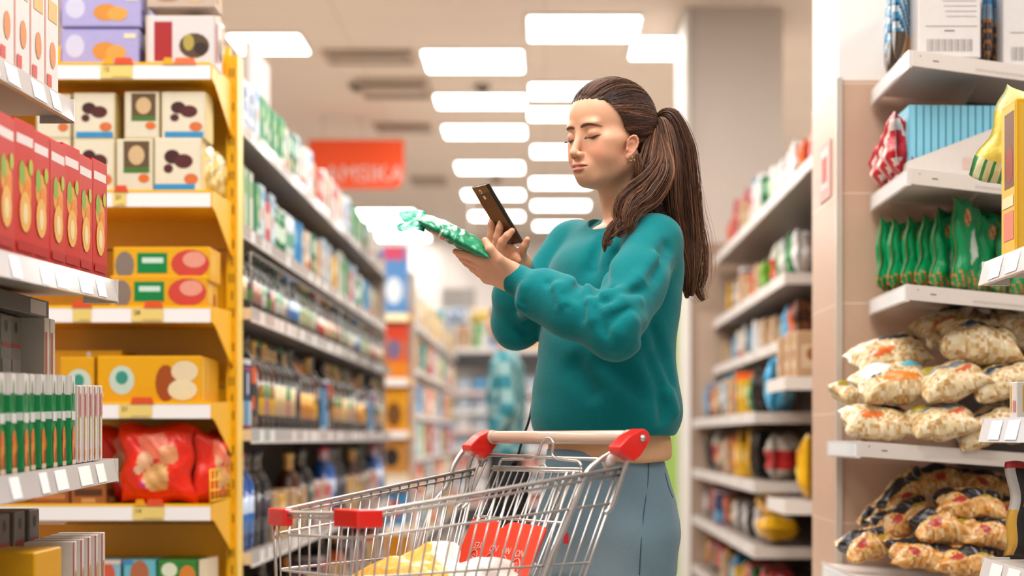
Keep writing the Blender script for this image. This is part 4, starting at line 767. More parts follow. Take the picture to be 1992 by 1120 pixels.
# ------------------------------------------------------------------ near right rack (only its far end is in view)
nr = empty('shelf_rack', (1.1, 2.4, 0)); tag(nr, 'pale metal rack at the right picture edge, nearest the camera', 'shelving')
NRX = .902
mb = MB(); mb.box(1.36, 1.3, 0, 1.38, 3.36, 2.1, '#8a7a70'); wbuild(mb, 'back_panel', M_paint(), nr)
mb = MB(); mb.box(.92, 1.3, 0, 1.36, 3.36, .12, '#a39a93'); wbuild(mb, 'base', M_paint(), nr)
for z in (1.305, .985, .700, .40):
    mb = MB(); mb.box(NRX, 1.3, z-.03, 1.36, 3.365, z, '#b3a8a0'); s = wbuild(mb, 'shelf', M_paint(), nr)
    mb = MB(); a = NRX
    v = [(a-.014, 1.3, z-.045), (a, 1.3, z-.045), (a, 3.372, z-.045), (a-.014, 3.372, z-.045), (a-.003, 1.3, z+.003), (a, 1.3, z+.003), (a, 3.372, z+.003), (a-.003, 3.372, z+.003)]
    mb.add(v, [(3, 2, 1, 0), (4, 5, 6, 7), (0, 1, 5, 4), (1, 2, 6, 5), (2, 3, 7, 6), (3, 0, 4, 7)], '#d6d2d2'); mb.box(a-.006, 3.366, z-.045, a+.05, 3.374, z+.004, '#d9d5d4'); mb.build('price_rail', M_gloss(), s)
    for yy in (3.10, 3.22): mb = MB(); mb.add([(a-.0146, yy, z-.040), (a-.0146, yy+.08, z-.040), (a-.005, yy+.08, z-.002), (a-.005, yy, z-.002)], [(3, 2, 1, 0)], '#ffffff'); mb.build('price_tag', M_gloss(), s)
mb = MB(); mb.tube([(1.36, 3.355, 1.72), (1.02, 3.43, 1.69)], .003, '#bdb7b2'); wbuild(mb, 'peg_hook', M_paint(), nr)
o = carton_mb(.20, .10, .315, '#efb62c', [], side=[('r', .03, .02, .97, .97, '#f2c044'), ('r', .25, .45, .92, .93, '#7a4a2c'), ('e', .6, .6, .25, .12, '#a03a2c'), ('r', .2, .12, .9, .30, '#e8846a'), ('r', .1, .33, .9, .40, '#f6e2b0')]).build('tall_box', M_print(), loc=(NRX+.130, 3.308, 1.307)); o.rotation_euler.z = .0
face = o; tag(o, 'tall yellow box with brown and coral picture at the right picture edge', 'box')
face_m = MB(); face_art(face_m, (-.10, -.05, 0), (.20, 0, 0), (0, 0, .315), [('r', .04, .02, .97, .97, '#f2c044'), ('r', .10, .36, .96, .93, '#6e3f26'), ('e', .5, .52, .25, .12, '#8a3a2c'), ('r', .10, .12, .9, .28, '#e8846a')], (0, -1, 0)); face_m.build('front_print', M_print(), o)
def yelg(u, v, s):
    if v < .18: return '#e9e6b8' if (u*7) % 1 > .3 else '#3f9a5c'
    if (u-.5)**2+(v-.42)**2 < .03: return '#8fb4dc' if (u*11+v*5) % 1 < .5 else '#e6eef4'
    return '#eed968' if v < .7 else '#dfe2a0'
kyg = Kind('bag', bag_mb(.15, .21, .05, yelg, 61, nu=22, nv=26), M_film(), (.15, .05, .21))
kyg.put((wpx(1948, 3.45), 3.47, hpx(368, 3.45)), (0, .40, .10), 'pale yellow bag with blue swirl hanging from a hook at the right edge', 'bag')
o = carton_mb(.12, .05, .075, '#efe4da', [('r', .1, .2, .3, .9, '#e8b45a'), ('r', .5, .2, .9, .5, '#d98a8a')]).build('sachet_box', M_print(), loc=(wpx(1968, 3.33)+.06, 3.32, .986)); tag(o, 'small white box with orange stripe on the near right shelf, partly out of view', 'box')
o = can_mb(.03, .12, '#49a6d0', '#e9f0f4').build('can', M_gloss(), loc=(wpx(1990, 3.30)+.02, 3.25, .986+.076)); o.location.z = .986; o.location.x += .04; o.scale = (1, 1, 1.5); tag(o, 'blue and white can at the right picture edge', 'can')
def blk(u, v, s):
    if v > .93: return '#d8484a'
    if (u-.4)**2+(v-.60)**2 < .05 and v < .75: return '#e07a3c' if (u-.35)**2+(v-.6)**2 > .02 else '#c43a26'
    if u < .12: return '#e8b24a' if v < .5 else '#d9d2cc'
    return '#241f20'
kbk = Kind('black_pouch', bag_mb(.16, .19, .05, blk, 71, nu=24, nv=28, wr=.6), M_film(), (.16, .05, .19))
kbk.put((wpx(1945, 3.33)+.082, 3.31, .702), (0, .03, -.1), 'black pouch with orange picture standing on the low near right shelf', 'pouch')
# ------------------------------------------------------------------ far right rack
fr = empty('shelf_rack', (1.15, 7.6, 0)); tag(fr, 'brown grey food rack between the tiled pillar and the pale column', 'shelving')
FY0, FY1 = 6.50, 9.22
flev = [(1.948, .951, 5.75), (1.597, .951, 6.5), (1.338, .951, 6.5), (1.046, .832, 6.5), (.772, .832, 6.5), (.513, .832, 6.5), (.24, .832, 6.5)]
mb = MB(); mb.box(1.42, 5.2, 0, 1.44, FY1, 2.0, '#8f7f74'); wbuild(mb, 'back_panel', M_paint(), fr); mb = MB(); mb.box(.85, 6.5, 0, 1.42, FY1, .1, '#9a8e85'); wbuild(mb, 'base', M_paint(), fr)
mb = MB(); mb.box(.86, FY1, 0, 1.42, FY1+.02, 1.65, '#b39a87'); wbuild(mb, 'end_panel', M_paint(), fr)
for z, xf, y0 in flev:
    mb = MB(); mb.box(xf, y0, z-.03, 1.42, FY1, z, '#94887f'); s = wbuild(mb, 'shelf', M_paint(), fr)
    mb = MB(); mb.box(xf-.005, y0, z-.042, xf, FY1, z+.004, '#d2c8c2'); mb.box(xf-.005, y0-.005, z-.042, 1.42, y0, z+.002, '#c4b9b1'); mb.build('price_rail', M_paint(), s)
    for yy in np.arange(y0+.2, FY1-.2, .45): mb = MB(); mb.box(xf-.007, yy, z-.037, xf-.005, yy+.07, z-.002, '#f4f1ef'); mb.build('price_tag', M_print(), s)
fr2 = empty('shelf_rack', (1.1, 6.0, 0)); tag(fr2, 'short food rack section right beside the tiled pillar', 'shelving')
for z in (1.166, .715):
    mb = MB(); mb.box(.874, 5.95, z-.03, 1.38, 6.42, z, '#a39890'); s = wbuild(mb, 'shelf', M_paint(), fr2); mb = MB(); mb.box(.870, 5.942, z-.045, 1.38, 5.949, z+.003, '#ded6d0'); mb.box(.866, 5.95, z-.045, .874, 6.42, z+.003, '#ded6d0'); mb.build('price_rail', M_paint(), s)
for yy in (5.96, 6.40): mb = MB(); mb.box(1.36, yy, 0, 1.385, yy+.02, 1.9, '#8f857d'); wbuild(mb, 'upright', M_paint(), fr2)
def BG(key, desc, w, h, t, art, seed, cat='bag', wr=1): K[key] = (Kind(cat, bag_mb(w, h, t, art, seed, nu=12, nv=14, wr=wr), M_film(), (w, t, h)), desc, cat)
BG('g_ry', 'red and yellow bag', .16, .22, .10, mottled('#d8303a', ['#e8c23a', '#f0a4a0', '#b01822'], 1), 81); BG('g_pk', 'coral pink bag', .18, .24, .11, mottled('#e8706c', ['#f0a090', '#d84a48'], 2), 82); BG('g_or', 'orange bag', .15, .18, .09, mottled('#e8662a', ['#f09a4a', '#f3e0d0'], 3), 83)
BG('g_wh', 'white bag', .14, .18, .08, mottled('#e6e0dc', ['#b9b4b2', '#d9c8b0', '#cfd8dc'], 4), 84); BG('g_gn', 'green bag', .15, .18, .09, mottled('#2f8f4a', ['#8fc23c', '#e0e8c8', '#1a5c34'], 5), 85); BG('g_lg', 'lime green bag', .12, .16, .08, mottled('#7fc234', ['#c4e07a', '#4a9a2a'], 6), 86)
BG('g_bl', 'sky blue bag', .18, .20, .10, mottled('#4fb4e4', ['#9ad8f2', '#e0f0f6', '#3a8fc8'], 7), 87); BG('g_by', 'blue bag with yellow patch', .14, .24, .08, mottled('#3aa6dc', ['#efc93c', '#f4e9a8', '#d8ecf4'], 8), 88); BG('g_yl', 'yellow bag', .15, .20, .08, mottled('#efb41c', ['#f6d45a', '#d9901a'], 9), 89)
BG('g_bk', 'black bag', .13, .19, .08, mottled('#28221f', ['#5a5048', '#c9b9a4', '#3a302a'], 10), 90); BG('g_tn', 'beige bag', .15, .17, .10, mottled('#d8b48a', ['#e9d4b4', '#b98a5a', '#e8a04a'], 11), 91); BG('g_br', 'brown bag', .15, .18, .08, mottled('#7a4a2c', ['#c98a4e', '#4a2a1a', '#d8b48a'], 12), 92)
BG('g_rw', 'white bag with red wedge', .22, .20, .12, lambda u, v, s: '#cf2a2a' if .2 < v < .62 and u < .62 and v > u*.5 else ('#2a3f8a' if v <= u*.5 and v > .12 and u < .4 else ('#efcf4a' if u > .75 and v > .4 else '#ddd4c4')), 93)
BG('g_yb', 'big yellow bag lying flat', .26, .15, .11, mottled('#f0b41a', ['#c9861a', '#f7d04a', '#7a6a2a', '#e9e0c8'], 14), 94)
R_ = 'the pillar'; FN = 'food rack'
def rrow(seq, xf, y0, y1, z, name, grp, **k):
    return row(seq, xf, y0, y1, z, name, grp, sgn=-1, ref='the pillar', rackname='food rack', **k)
def rotrow(os_, a=R(90)):
    for o in os_: o.rotation_euler.z += a if o.name.split('.')[0] in ('bag', 'pouch') else 0
def brow(seq, xf, y0, y1, z, name, grp, gap=.01, hs=(.9, 1.1)):
    y = y0; i = 0
    while y < y1:
        kd, desc, cat = K[seq[i % len(seq)]]; w_, d_, h_ = kd.dims; bag = cat == 'bag'; i += 1
        L = w_*.80+d_*.6 if bag else d_; dep = (d_*.8+w_*.55) if bag else w_
        kd.put((xf+dep/2+.02+rnd.uniform(0, .02), y+L/2, z), (0, 0, (R(56) if bag else 0)+rnd.uniform(-.06, .06)), f'{desc}, {nth(i)} from the pillar, {name} of the food rack', cat, grp, (1, 1, rnd.uniform(*hs))); y += L+gap
brow(['g_pk', 'g_ry', 'g_pk', 'g_or', 'g_wh', 'g_wh', 'g_wh', 'c_wh', 'g_lg', 'c_gd', 'c_wh', 'c_cr', 'c_wh', 'c_pk', 'g_by', 'g_wh', 'c_tn'], .951, 5.80, 9.05, 1.949, 'top shelf', 'goods on the top shelf of the food rack')
brow(['g_wh', 'g_gn', 'g_wh', 'g_gn', 'g_rw', 'g_lg', 'c_tn', 'g_tn', 'g_or', 'c_tn', 'c_nv', 'g_or', 'g_tn', 'g_wh', 'g_yl'], .951, 6.53, 9.05, 1.598, 'second shelf', 'goods on the second shelf of the food rack')
brow(['g_br', 'g_or', 'g_bl', 'c_tn', 'g_tn', 'c_tn', 'g_wh', 'c_wh', 'g_tn', 'g_bl', 'g_wh', 'c_cr'], .951, 6.53, 9.05, 1.339, 'third shelf', 'goods on the third shelf of the food rack', hs=(.8, .95))
brow(['g_bl', 'g_bk', 'g_bk', 'g_gn', 'c_yl', 'c_or', 'c_tn', 'g_yl', 'c_tn', 'g_gn', 'g_bl', 'g_wh', 'g_tn', 'g_tn', 'g_or'], .832, 6.53, 9.05, 1.047, 'fourth shelf', 'goods on the fourth shelf of the food rack')
brow(['g_rw', 'g_bk', 'g_bk', 'g_yl', 'c_yl', 'c_yl', 'g_yl', 'g_or', 'c_tn', 'g_or', 'g_wh', 'g_tn'], .832, 6.53, 9.05, .773, 'fifth shelf', 'goods on the fifth shelf of the food rack')
brow(['g_wh', 'g_bk', 'g_wh', 'g_br', 'g_wh', 'g_tn', 'g_br', 'g_or', 'c_nv', 'g_tn', 'g_br', 'g_pk'], .832, 6.86, 9.05, .514, 'sixth shelf', 'goods on the sixth shelf of the food rack', hs=(.72, .84))
brow(['g_ry', 'g_pk', 'g_gn', 'g_ry', 'g_yl', 'c_yl', 'c_bl', 'g_bl', 'c_tn', 'g_yl'], .832, 6.53, 9.05, .241, 'lowest shelf', 'goods on the lowest shelf of the food rack', hs=(.7, .85))
brow(['c_tn', 'c_tn', 'g_tn'], .874, 5.97, 6.40, 1.167, 'upper shelf beside the pillar', 'goods in the short section beside the pillar')
K['g_yb'][0].put((1.02, 6.66, .575), (R(-85), 0, R(90)), 'big yellow bag lying flat on the sixth shelf near the pillar, lower one', 'bag'); K['g_yb'][0].put((1.02, 6.68, .675), (R(-85), 0, R(88)), 'big yellow bag lying flat on the sixth shelf near the pillar, upper one', 'bag')
K['g_yl'][0].put((.98, 6.12, .716), (0, 0, R(80)), 'yellow bag on the low shelf right beside the pillar', 'bag', None, (1, 1, 1.15))
# open brown box above the pillar-side shelf
ob = empty('open_box', (1.03, 6.15, 1.168)); 
bpy.data.objects.remove(ob)
# ------------------------------------------------------------------ second yellow end rack and second left rack, far away
e2 = empty('end_rack', (-1.4, 10.3, 0)); tag(e2, 'far yellow end rack just past the end of the grey drinks rack', 'shelving')
mb = MB(); mb.box(-1.9, 10.5, 0, -.84, 10.53, 2.0, '#e8a012'); wbuild(mb, 'back_panel', YM, e2)
for x0 in (-1.9, -.86): mb = MB(); mb.box(x0, 10.47, 0, x0+.03, 10.56, 2.0, '#cfc4ba'); wbuild(mb, 'upright', YM, e2)
for z in (1.71, 1.31, .985, .68, .40):
    mb = MB(); mb.box(-1.9, 10.16, z-.03, -.845, 10.5, z, '#e8a820'); s = wbuild(mb, 'shelf', YM, e2); mb = MB(); mb.box(-1.9, 10.15, z-.045, -.845, 10.16, z+.004, '#efe2b8' if z > 1.5 else '#e9e2dc'); mb.build('price_rail', M_paint(), s)
e2i = [(1.711, .42, [('r', 0, 0, 1, 1, '#5a90cc'), ('e', .5, .35, .35, .2, '#e3ecf4'), ('r', .1, .8, .9, 1, '#d04a6a')], '#5a90cc', 'blue box with white oval'), (1.311, .34, [('r', 0, 0, 1, .3, '#e88a1c'), ('e', .5, .55, .3, .2, '#7a6a8a'), ('r', 0, .7, 1, 1, '#d8421c')], '#e0601c', 'orange box with grey oval'),
       (.986, .26, [('e', .5, .4, .3, .3, '#7a4a1c')], '#e8a014', 'amber box with brown oval'), (.681, .24, [('e', .4, .6, .3, .25, '#2a2420'), ('r', 0, 0, 1, .2, '#e3d3b8')], '#c98a3a', 'brown box with dark spot'), (.401, .2, [('e', .5, .5, .3, .3, '#c03a2c')], '#2f8fc4', 'blue box with red spot')]
for i, (z, h, ar, c, lb) in enumerate(e2i):
    for k in range(3):
        o = carton_mb(.155, .16, h*(1-.05*k), c, ar).build('box', M_print(), loc=(-.935-k*.17, 10.27, z)); tag(o, f'{lb} on the far yellow end rack'+(', at its right end' if k == 0 else f', {nth(k+1)} from its right end'), 'box', f'boxes on level {["one", "two", "three", "four", "five"][i]} of the far end rack')
r3 = empty('shelf_rack', (-1.1, 13, 0)); tag(r3, 'far left rack of mixed bright goods beyond the far yellow end rack', 'shelving')
mb = MB(); mb.box(-1.35, 10.6, 0, -1.33, 15.6, 2.0, '#a39a92'); wbuild(mb, 'back_panel', M_paint(), r3); mb = MB(); mb.box(-1.33, 10.6, 0, -.84, 15.6, .12, '#8a827c'); wbuild(mb, 'base', M_paint(), r3)
K['c_sp'] = K['c_wh']
for i, z in enumerate((1.70, 1.40, 1.10, .82, .55, .28)):
    mb = MB(); mb.box(-1.33, 10.6, z-.03, -.84, 15.6, z, '#cfc7c0'); wbuild(mb, 'shelf', M_paint(), r3)
    sq = [['c_yl', 'c_wh', 'c_gw', 'c_lb', 'c_tn', 'c_wh'], ['c_bl', 'c_wh', 'c_rd', 'c_gr', 'c_yl', 'c_nv', 'c_cr'], ['c_rd', 'c_bl', 'c_gw', 'c_pk', 'c_tn', 'c_nv', 'c_yl'], ['c_nv', 'c_tn', 'c_gw', 'c_pk', 'c_rd', 'c_or', 'c_lb'], ['c_rd', 'c_nv', 'c_bl', 'c_pk', 'c_tn', 'c_wh', 'c_yl'], ['c_gd', 'c_tn', 'c_rd', 'c_nv', 'c_bl', 'c_pk', 'c_yl']][i]
    y = 10.66; k = 0
    while y < 15.4:
        kd, desc, cat = K[sq[(k*3+i) % len(sq)]]; k += 1; kd.put((-.92, y+.12, z+.001), (0, 0, rnd.uniform(-.1, .1)), f'{desc}, {nth(k)} on the {["top", "second", "third", "fourth", "fifth", "lowest"][i]} shelf of the far left rack', cat, 'cartons on the far left rack', (1.2, 2.4, rnd.uniform(1.1, 1.3)*.17/kd.dims[2])); y += .31
# ------------------------------------------------------------------ wall rack at the far end and a shopper
BY = 17.0
wr_ = empty('wall_rack', (-.2, 17.3, 0)); tag(wr_, 'white rack of mixed small goods across the far end of the store', 'shelving')
mb = MB(); mb.box(-1.35, 17.45, 0, 1.3, 17.5, 2.05, '#d9d0ca'); wbuild(mb, 'back_panel', M_paint(), wr_); mb = MB(); mb.box(-1.35, 17.0, 0, 1.3, 17.45, .26, '#3a3634'); wbuild(mb, 'base', M_paint(), wr_)
mb = MB(); mb.box(-1.12, 16.97, 1.66, 1.3, 17.0, 1.80, '#2c2a2b'); wbuild(mb, 'sign_band', M_paint(), wr_)
fl = [1.86, 1.42, 1.22, 1.02, .82, .62, .42, .27]
for i, z in enumerate(fl):
    mb = MB(); mb.box(-1.12, 17.0, z-.02, 1.3, 17.45, z, '#e3d8d2'); s = wbuild(mb, 'shelf', M_paint(), wr_); mb = MB(); mb.box(-1.12, 16.99, z-.035, 1.3, 17.0, z+.01, '#e8cfc8' if i % 2 else '#efe9e6'); mb.build('price_rail', M_paint(), s)
    sq = [['c_lb', 'c_yl', 'c_bl', 'c_tn', 'c_wh', 'c_or', 'c_gw'], ['c_yl', 'c_lb', 'c_bl', 'c_wh', 'c_lb'], ['c_lb', 'c_rd', 'c_wh', 'c_lb', 'c_pk'], ['c_pk', 'c_lb', 'c_wh', 'c_bl'], ['c_lb', 'c_wh', 'c_pk', 'c_lb'], ['c_rd', 'c_pk', 'c_rd', 'c_wh'], ['c_wh', 'c_lb', 'c_tn', 'c_wh'], ['c_tn', 'c_rd', 'c_wh']][i]
    for k in range(13 if i else 14):
        kd, desc, cat = K[sq[(k*3+i) % len(sq)]]; hh = (.26 if i == 0 else .135); kd.put((-1.02+k*.175, 17.12, z+.001), (0, 0, rnd.uniform(-.1, .1)), f'{desc}, {nth(k+1)} from left, {["top", "second", "third", "fourth", "fifth", "sixth", "seventh", "lowest"][i]} shelf of far rack', cat, 'small goods on the far rack', (1.25, 1.3, rnd.uniform(.85, 1.15)*hh/kd.dims[2]))
for k, (px, py, c, lb) in enumerate(((890, 628, '#3f93d4', 'blue bundle on top of the far rack'), (932, 640, '#e8c43a', 'yellow bundle on top of the far rack'), (976, 640, '#d9bc3c', 'mustard bundle on top of the far rack, right one'), (848, 660, '#4ab4c4', 'turquoise bundle on top of the far rack, left one'))):
    c0 = P(px, py, 17.1); mb = bag_mb(.20, .15, .16, mottled(c, [c, '#e9e6e0'], k), k, nu=12, nv=10); o = mb.build('bundle', M_film(), loc=(c0.x, 17.14, 2.13)); o.location.z = 1.861+.262; tag(o, lb, 'bundle')
t = empty('hanging_sign', P(892, 580, 16.5)); mb = MB(); mb.box(-.17, -.01, -.10, .17, .01, .10, '#a5a09c'); mb.build('panel', M_matte(), t); mb = MB(); mb.tube([(-.12, 0, .1), (-.12, 0, CEIL-t.location.z)], .004, '#b9b0a8'); mb.tube([(.12, 0, .1), (.12, 0, CEIL-t.location.z)], .004, '#b9b0a8'); mb.build('hanger_wire', M_matte(), t); tag(t, 'plain grey hanging sign near the far wall', 'sign')
# shopper in a plaid shirt, mostly hidden behind the woman's arm
SX, SYY = P(985, 0, 8.8).x, 8.8
def shopper(p):
    q = p-np.array((SX, SYY, 0), dtype=np.float32)
    d = s_loft(q, (0, 0, 0), (0, 1, 0), (1, 0, 0), [(.86, 0, 0, .15, .11), (1.0, 0, 0, .14, .10), (1.2, 0, .0, .17, .11), (1.34, 0, 0, .18, .09), (1.40, 0, 0, .08, .06)])
    d = smin(d, s_ell(q, (-.01, 0, 1.56), (.095, .078, .115)), .02); d = smin(d, s_cone(q, (0, 0, 1.36), (0, 0, 1.48), .05, .05), .02)
    for s in (-1, 1):
        d = smin(d, s_chain(q, [(0, .18*s, 1.34), (.02, .21*s, 1.10), (-.10, .18*s, .92)], [.05, .043, .03], .02), .02); d = smin(d, s_sph(q, (-.13, .17*s, .88), .036), .015)
        d = smin(d, s_chain(q, [(0, .085*s, .88), (-.01+.05*s, .09*s, .48), (.03+.08*s, .09*s, .07)], [.085, .062, .042], .03), .03); d = smin(d, s_cone(q, (.03+.08*s, .09*s, .04), (-.09+.08*s, .09*s, .035), .038, .03), .01)
        d = smin(d, s_cone(q, (.0, .08*s, 1.56), (.0, .084*s, 1.56), .012, .012), .006)
    d = smin(d, s_ell(q, (-.105, 0, 1.55), (.014, .010, .018)), .01); return d
def shop_col(V):
    z = V[:, 2]; c = np.tile(np.array(lin('#c99a7c')), (len(V), 1)); c[z < .90] = lin('#2c3038'); sh = (z > .86) & (z < 1.42)
    pl = ((np.floor(z/.075)+np.floor((V[:, 1]+V[:, 0])/.07)) % 2); c[sh] = np.where(pl[sh][:, None] > 0, np.array(lin('#2f7f8c'))[None], np.array(lin('#8fb4b4'))[None])
    q = V-np.array((SX, SYY, 0)); c[(z > 1.58) & (q[:, 0] > -.085) | (z > 1.64)] = lin('#3a2a22'); hd = (q[:, 0] < -.10) & (z < .93) & (z > .83); c[hd] = lin('#c99a7c'); return c
sp_ = sdf_obj('person', [surf_nets(shopper, (SX-.30, SYY-.32, 0), (SX+.26, SYY+.32, 1.72), .012)], mat('cloth', rough=.85, attr=True), None, shop_col); tag(sp_, 'shopper in a teal plaid shirt standing far back, mostly hidden behind the woman', 'person')
# ================================================================== the shopper
rng = np.random.RandomState(7)
A32 = lambda *v: np.array(v, dtype=np.float32)
YAW, PIT = R(41), R(4)
fw = Vector((-math.cos(YAW), -math.sin(YAW), 0)); rt = Vector((-math.sin(YAW), math.cos(YAW), 0)); up = Vector((0, 0, 1))
HO = Vector((.134, 3.47, 1.583))                                # between the eyes, inside the skull
hf = (fw*math.cos(PIT)-up*math.sin(PIT)); hu = (up*math.cos(PIT)+fw*math.sin(PIT))
HM = np.array([rt, hf, hu], dtype=np.float32).T                 # columns: right, forward, up
HMW = Matrix((rt, hf, hu)).transposed().to_4x4(); HMW.translation = HO
def toH(p): return (p-np.array(HO, dtype=np.float32)) @ HM
def face_field(q, fine=True):
    """q in head space: x her right, y forward, z up (metres)"""
    x = np.abs(q[:, 0]); qs = np.stack([x, q[:, 1], q[:, 2]], 1)
    d = s_ell(qs, (0, -.014, .034), (.0725, .097, .082))
    d = smin(d, s_ell(qs, (0, .022, -.022), (.0575, .062, .083)), .02)
    d = smin(d, s_ell(qs, (0, .030, .040), (.056, .052, .052)), .02)
    d = smin(d, s_ell(qs, (0, .026, -.068), (.046, .046, .036)), .03)
    d = smin(d, s_cone(qs, (.050, -.004, -.058), (.014, .062, -.089), .014, .013), .025)
    d = smin(d, s_sph(qs, (0, .069, -.086), .0150), .018)
    d = smin(d, s_sph(qs, (.036, .048, -.040), .026), .022)
    d = smin(d, s_ell(qs, (.052, .036, -.014), (.014, .026, .014)), .022)
    d = smin(d, s_ell(qs, (.024, .0745, .020), (.022, .010, .0075)), .012)
    if not fine: return d
    d = smax(d, -s_ell(qs, (.032, .094, .000), (.0165, .0135, .0105)), .011)
    # nose
    d = smin(d, s_cone(qs, (0, .0790, .008), (0, .0985, -.034), .0062, .0078), .011)
    d = smin(d, s_ell(qs, (0, .1005, -.0385), (.0088, .0095, .0078)), .005)
    d = smin(d, s_ell(qs, (.0105, .0920, -.0420), (.0062, .0085, .0062)), .005)
    d = smax(d, -s_ell(qs, (.0058, .0975, -.0485), (.0030, .0045, .0028)), .002)
    # mouth
    d = smin(d, s_ell(qs, (0, .0755, -.067), (.026, .0180, .021)), .014)
    d = smin(d, s_ell(qs, (.0070, .0915, -.0622), (.0115, .0058, .0036)), .004)
    d = smin(d, s_ell(qs, (0, .0905, -.0722), (.0145, .0072, .0048)), .004)
    d = smax(d, -s_chain(qs, [(0, .1005, -.0668), (.012, .0950, -.0668), (.0215, .0845, -.0662)], [.0014, .0013, .0011], .001), .0022)
    d = smax(d, -s_ell(qs, (0, .095, -.0800), (.013, .005, .0028)), .006)
    # lids, nearly closed
    lid = s_ell(qs, (.0315, .0685, -.001), (.0150, .0148, .0130))
    slit = s_chain(qs, [(.0175, .0815, -.0068), (.025, .0858, -.0098), (.032, .0865, -.0108), (.0395, .0835, -.0098), (.0455, .0775, -.0066)], [.0008, .0016, .0018, .0016, .0008], .001)
    d = smin(d, lid, .0035)
    d = smax(d, -s_chain(qs, [(.019, .0835, .0045), (.032, .0885, .0082), (.045, .0800, .0055)], [.0008, .0012, .0008], .001), .003)
    return smax(d, -slit, .0012)
def ear_field(q):
    """the ear by the camera (x < 0), helix, concha and lobe"""
    m = q.copy(); m[:, 0] = -np.abs(q[:, 0])
    c, s = math.cos(R(24)), math.sin(R(24)); o = A32(-.0660, .0145, -.0315); t = (m-o)/.78
    t = np.stack([t[:, 0]*c-t[:, 1]*s, t[:, 0]*s+t[:, 1]*c, t[:, 2]], 1)            # plate turned out to the rear
    t = np.stack([t[:, 0], t[:, 1]+t[:, 2]*.18, t[:, 2]], 1)
    d = s_ell(t, (-.005, -.0140, .006), (.0045, .0155, .0240))
    rim = s_chain(t, [(-.007, -.002, .004), (-.008, .000, .017), (-.010, -.006, .0255), (-.0115, -.013, .029), (-.0125, -.020, .0275), (-.0125, -.026, .020), (-.012, -.0285, .010), (-.011, -.027, 0.), (-.009, -.022, -.012), (-.006, -.014, -.022)], [.0024, .0026, .0028, .003, .003, .003, .003, .0028, .0028, .003], .002)
    d = smin(d, rim, .002)
    d = smin(d, s_ell(t, (-.005, -.0075, -.0245), (.0038, .0070, .0085)), .005)
    d = smax(d, -s_ell(t, (-.0115, -.0115, .000), (.0065, .0085, .0120)), .003)
    d = smax(d, -s_chain(t, [(-.0125, -.010, .0215), (-.0135, -.0185, .0185), (-.0135, -.0215, .004)], [.0020, .0020, .0018], .001), .002)
    d = smin(d, s_ell(t, (-.006, -.0020, -.006), (.004, .0035, .006)), .003)
    return d*.78
NB = A32(.167, 3.50, 1.425)                                   # base of the neck
def neck_field(p):
    q = toH(p)
    d = s_cone(q, (0, -.022, -.045), (0, -.050, -.165), .0455, .0510)
    d = smin(d, s_cone(q, (-.052, -.020, -.050), (-.014, -.006, -.165), .010, .009), .022)
    d = smin(d, s_cone(q, (.052, -.020, -.050), (.014, -.006, -.165), .010, .009), .022)
    b = s_ell(p, (.166, 3.498, 1.366), (.082, .074, .044)); return smin(d, b, .02)
def head_field(p):
    q = toH(p); d = face_field(q); d = smin(d, ear_field(q), .004); return smin(d, neck_field(p), .022)
def ramp(x, a, b): return np.clip((x-a)/(b-a), 0, 1)
SKIN = np.array(lin('#dba584')); LIP = np.array(lin('#c26a5c')); BROW = np.array(lin('#4a3024')); BLUSH = np.array(lin('#dd8a6c')); LIDC = np.array(lin('#cf8c68'))
def head_col(V):
    q = toH(V); x = np.abs(q[:, 0]); qs = np.stack([x, q[:, 1], q[:, 2]], 1).astype(np.float32); c = np.tile(SKIN, (len(V), 1))
    def mixin(c, col, w): return c*(1-w[:, None])+col*w[:, None]
    c = mixin(c, BLUSH, .55*np.exp(-((x-.044)/.020)**2-((q[:, 2]+.040)/.020)**2)*(q[:, 1] > .0))
    c = mixin(c, BLUSH, .35*np.exp(-((x)/.010)**2-((q[:, 2]+.038)/.010)**2)*(q[:, 1] > .09))
    c = mixin(c, BLUSH, .5*ramp(-ear_field(q), -.002, .0005)*(x > .066))
    c = mixin(c, LIDC, .7*np.exp(-((x-.032)/.015)**2-((q[:, 2]+.001)/.008)**2)*(q[:, 1] > .06))
    q2 = qs.copy(); q2[:, 1] = 0; fr = q[:, 1] > .045
    lip = np.minimum(np.minimum(s_ell(q2, (.0060, 0, -.0628), (.0100, .01, .0040)), s_ell(q2, (.0120, 0, -.0652), (.0100, .01, .0026))), s_ell(q2, (0, 0, -.0724), (.0180, .01, .0054)))+(~fr)*1.
    c = mixin(c, LIP, .9*ramp(-lip, -.0006, .0010))
    br = s_chain(q2, [(.0120, 0, .0152), (.020, 0, .0172), (.030, 0, .0180), (.039, 0, .0165), (.048, 0, .0118)], [.0026, .0032, .0028, .0020, .0008], .001)
    nz = np.sin(q[:, 0]*2600+q[:, 2]*1800)*.0004; c = mixin(c, BROW, .95*ramp(-(br+nz)-(q[:, 1] < .03)*1., -.0012, .0008))
    lash = s_chain(q2, [(.0165, 0, -.0058), (.025, 0, -.0090), (.032, 0, -.0102), (.0395, 0, -.0092), (.0485, 0, -.0052)], [.0004, .0009, .0013, .0014, .0008], .001)+(~fr)*1.
    c = mixin(c, np.array(lin('#2a1a14')), .95*ramp(-lash, -.0008, .0006))
    nos = s_ell(qs, (.0058, .0975, -.0485), (.0034, .005, .0034)); c = mixin(c, np.array(lin('#5a2a1e')), .8*ramp(-nos, -.001, .001))
    mo = s_chain(q2, [(0, 0, -.0668), (.012, 0, -.0668), (.0230, 0, -.0662)], [.0006, .0007, .0009], .001)+(~fr)*1.; c = mixin(c, np.array(lin('#6a2a24')), .85*ramp(-mo, -.0008, .0008))
    return c
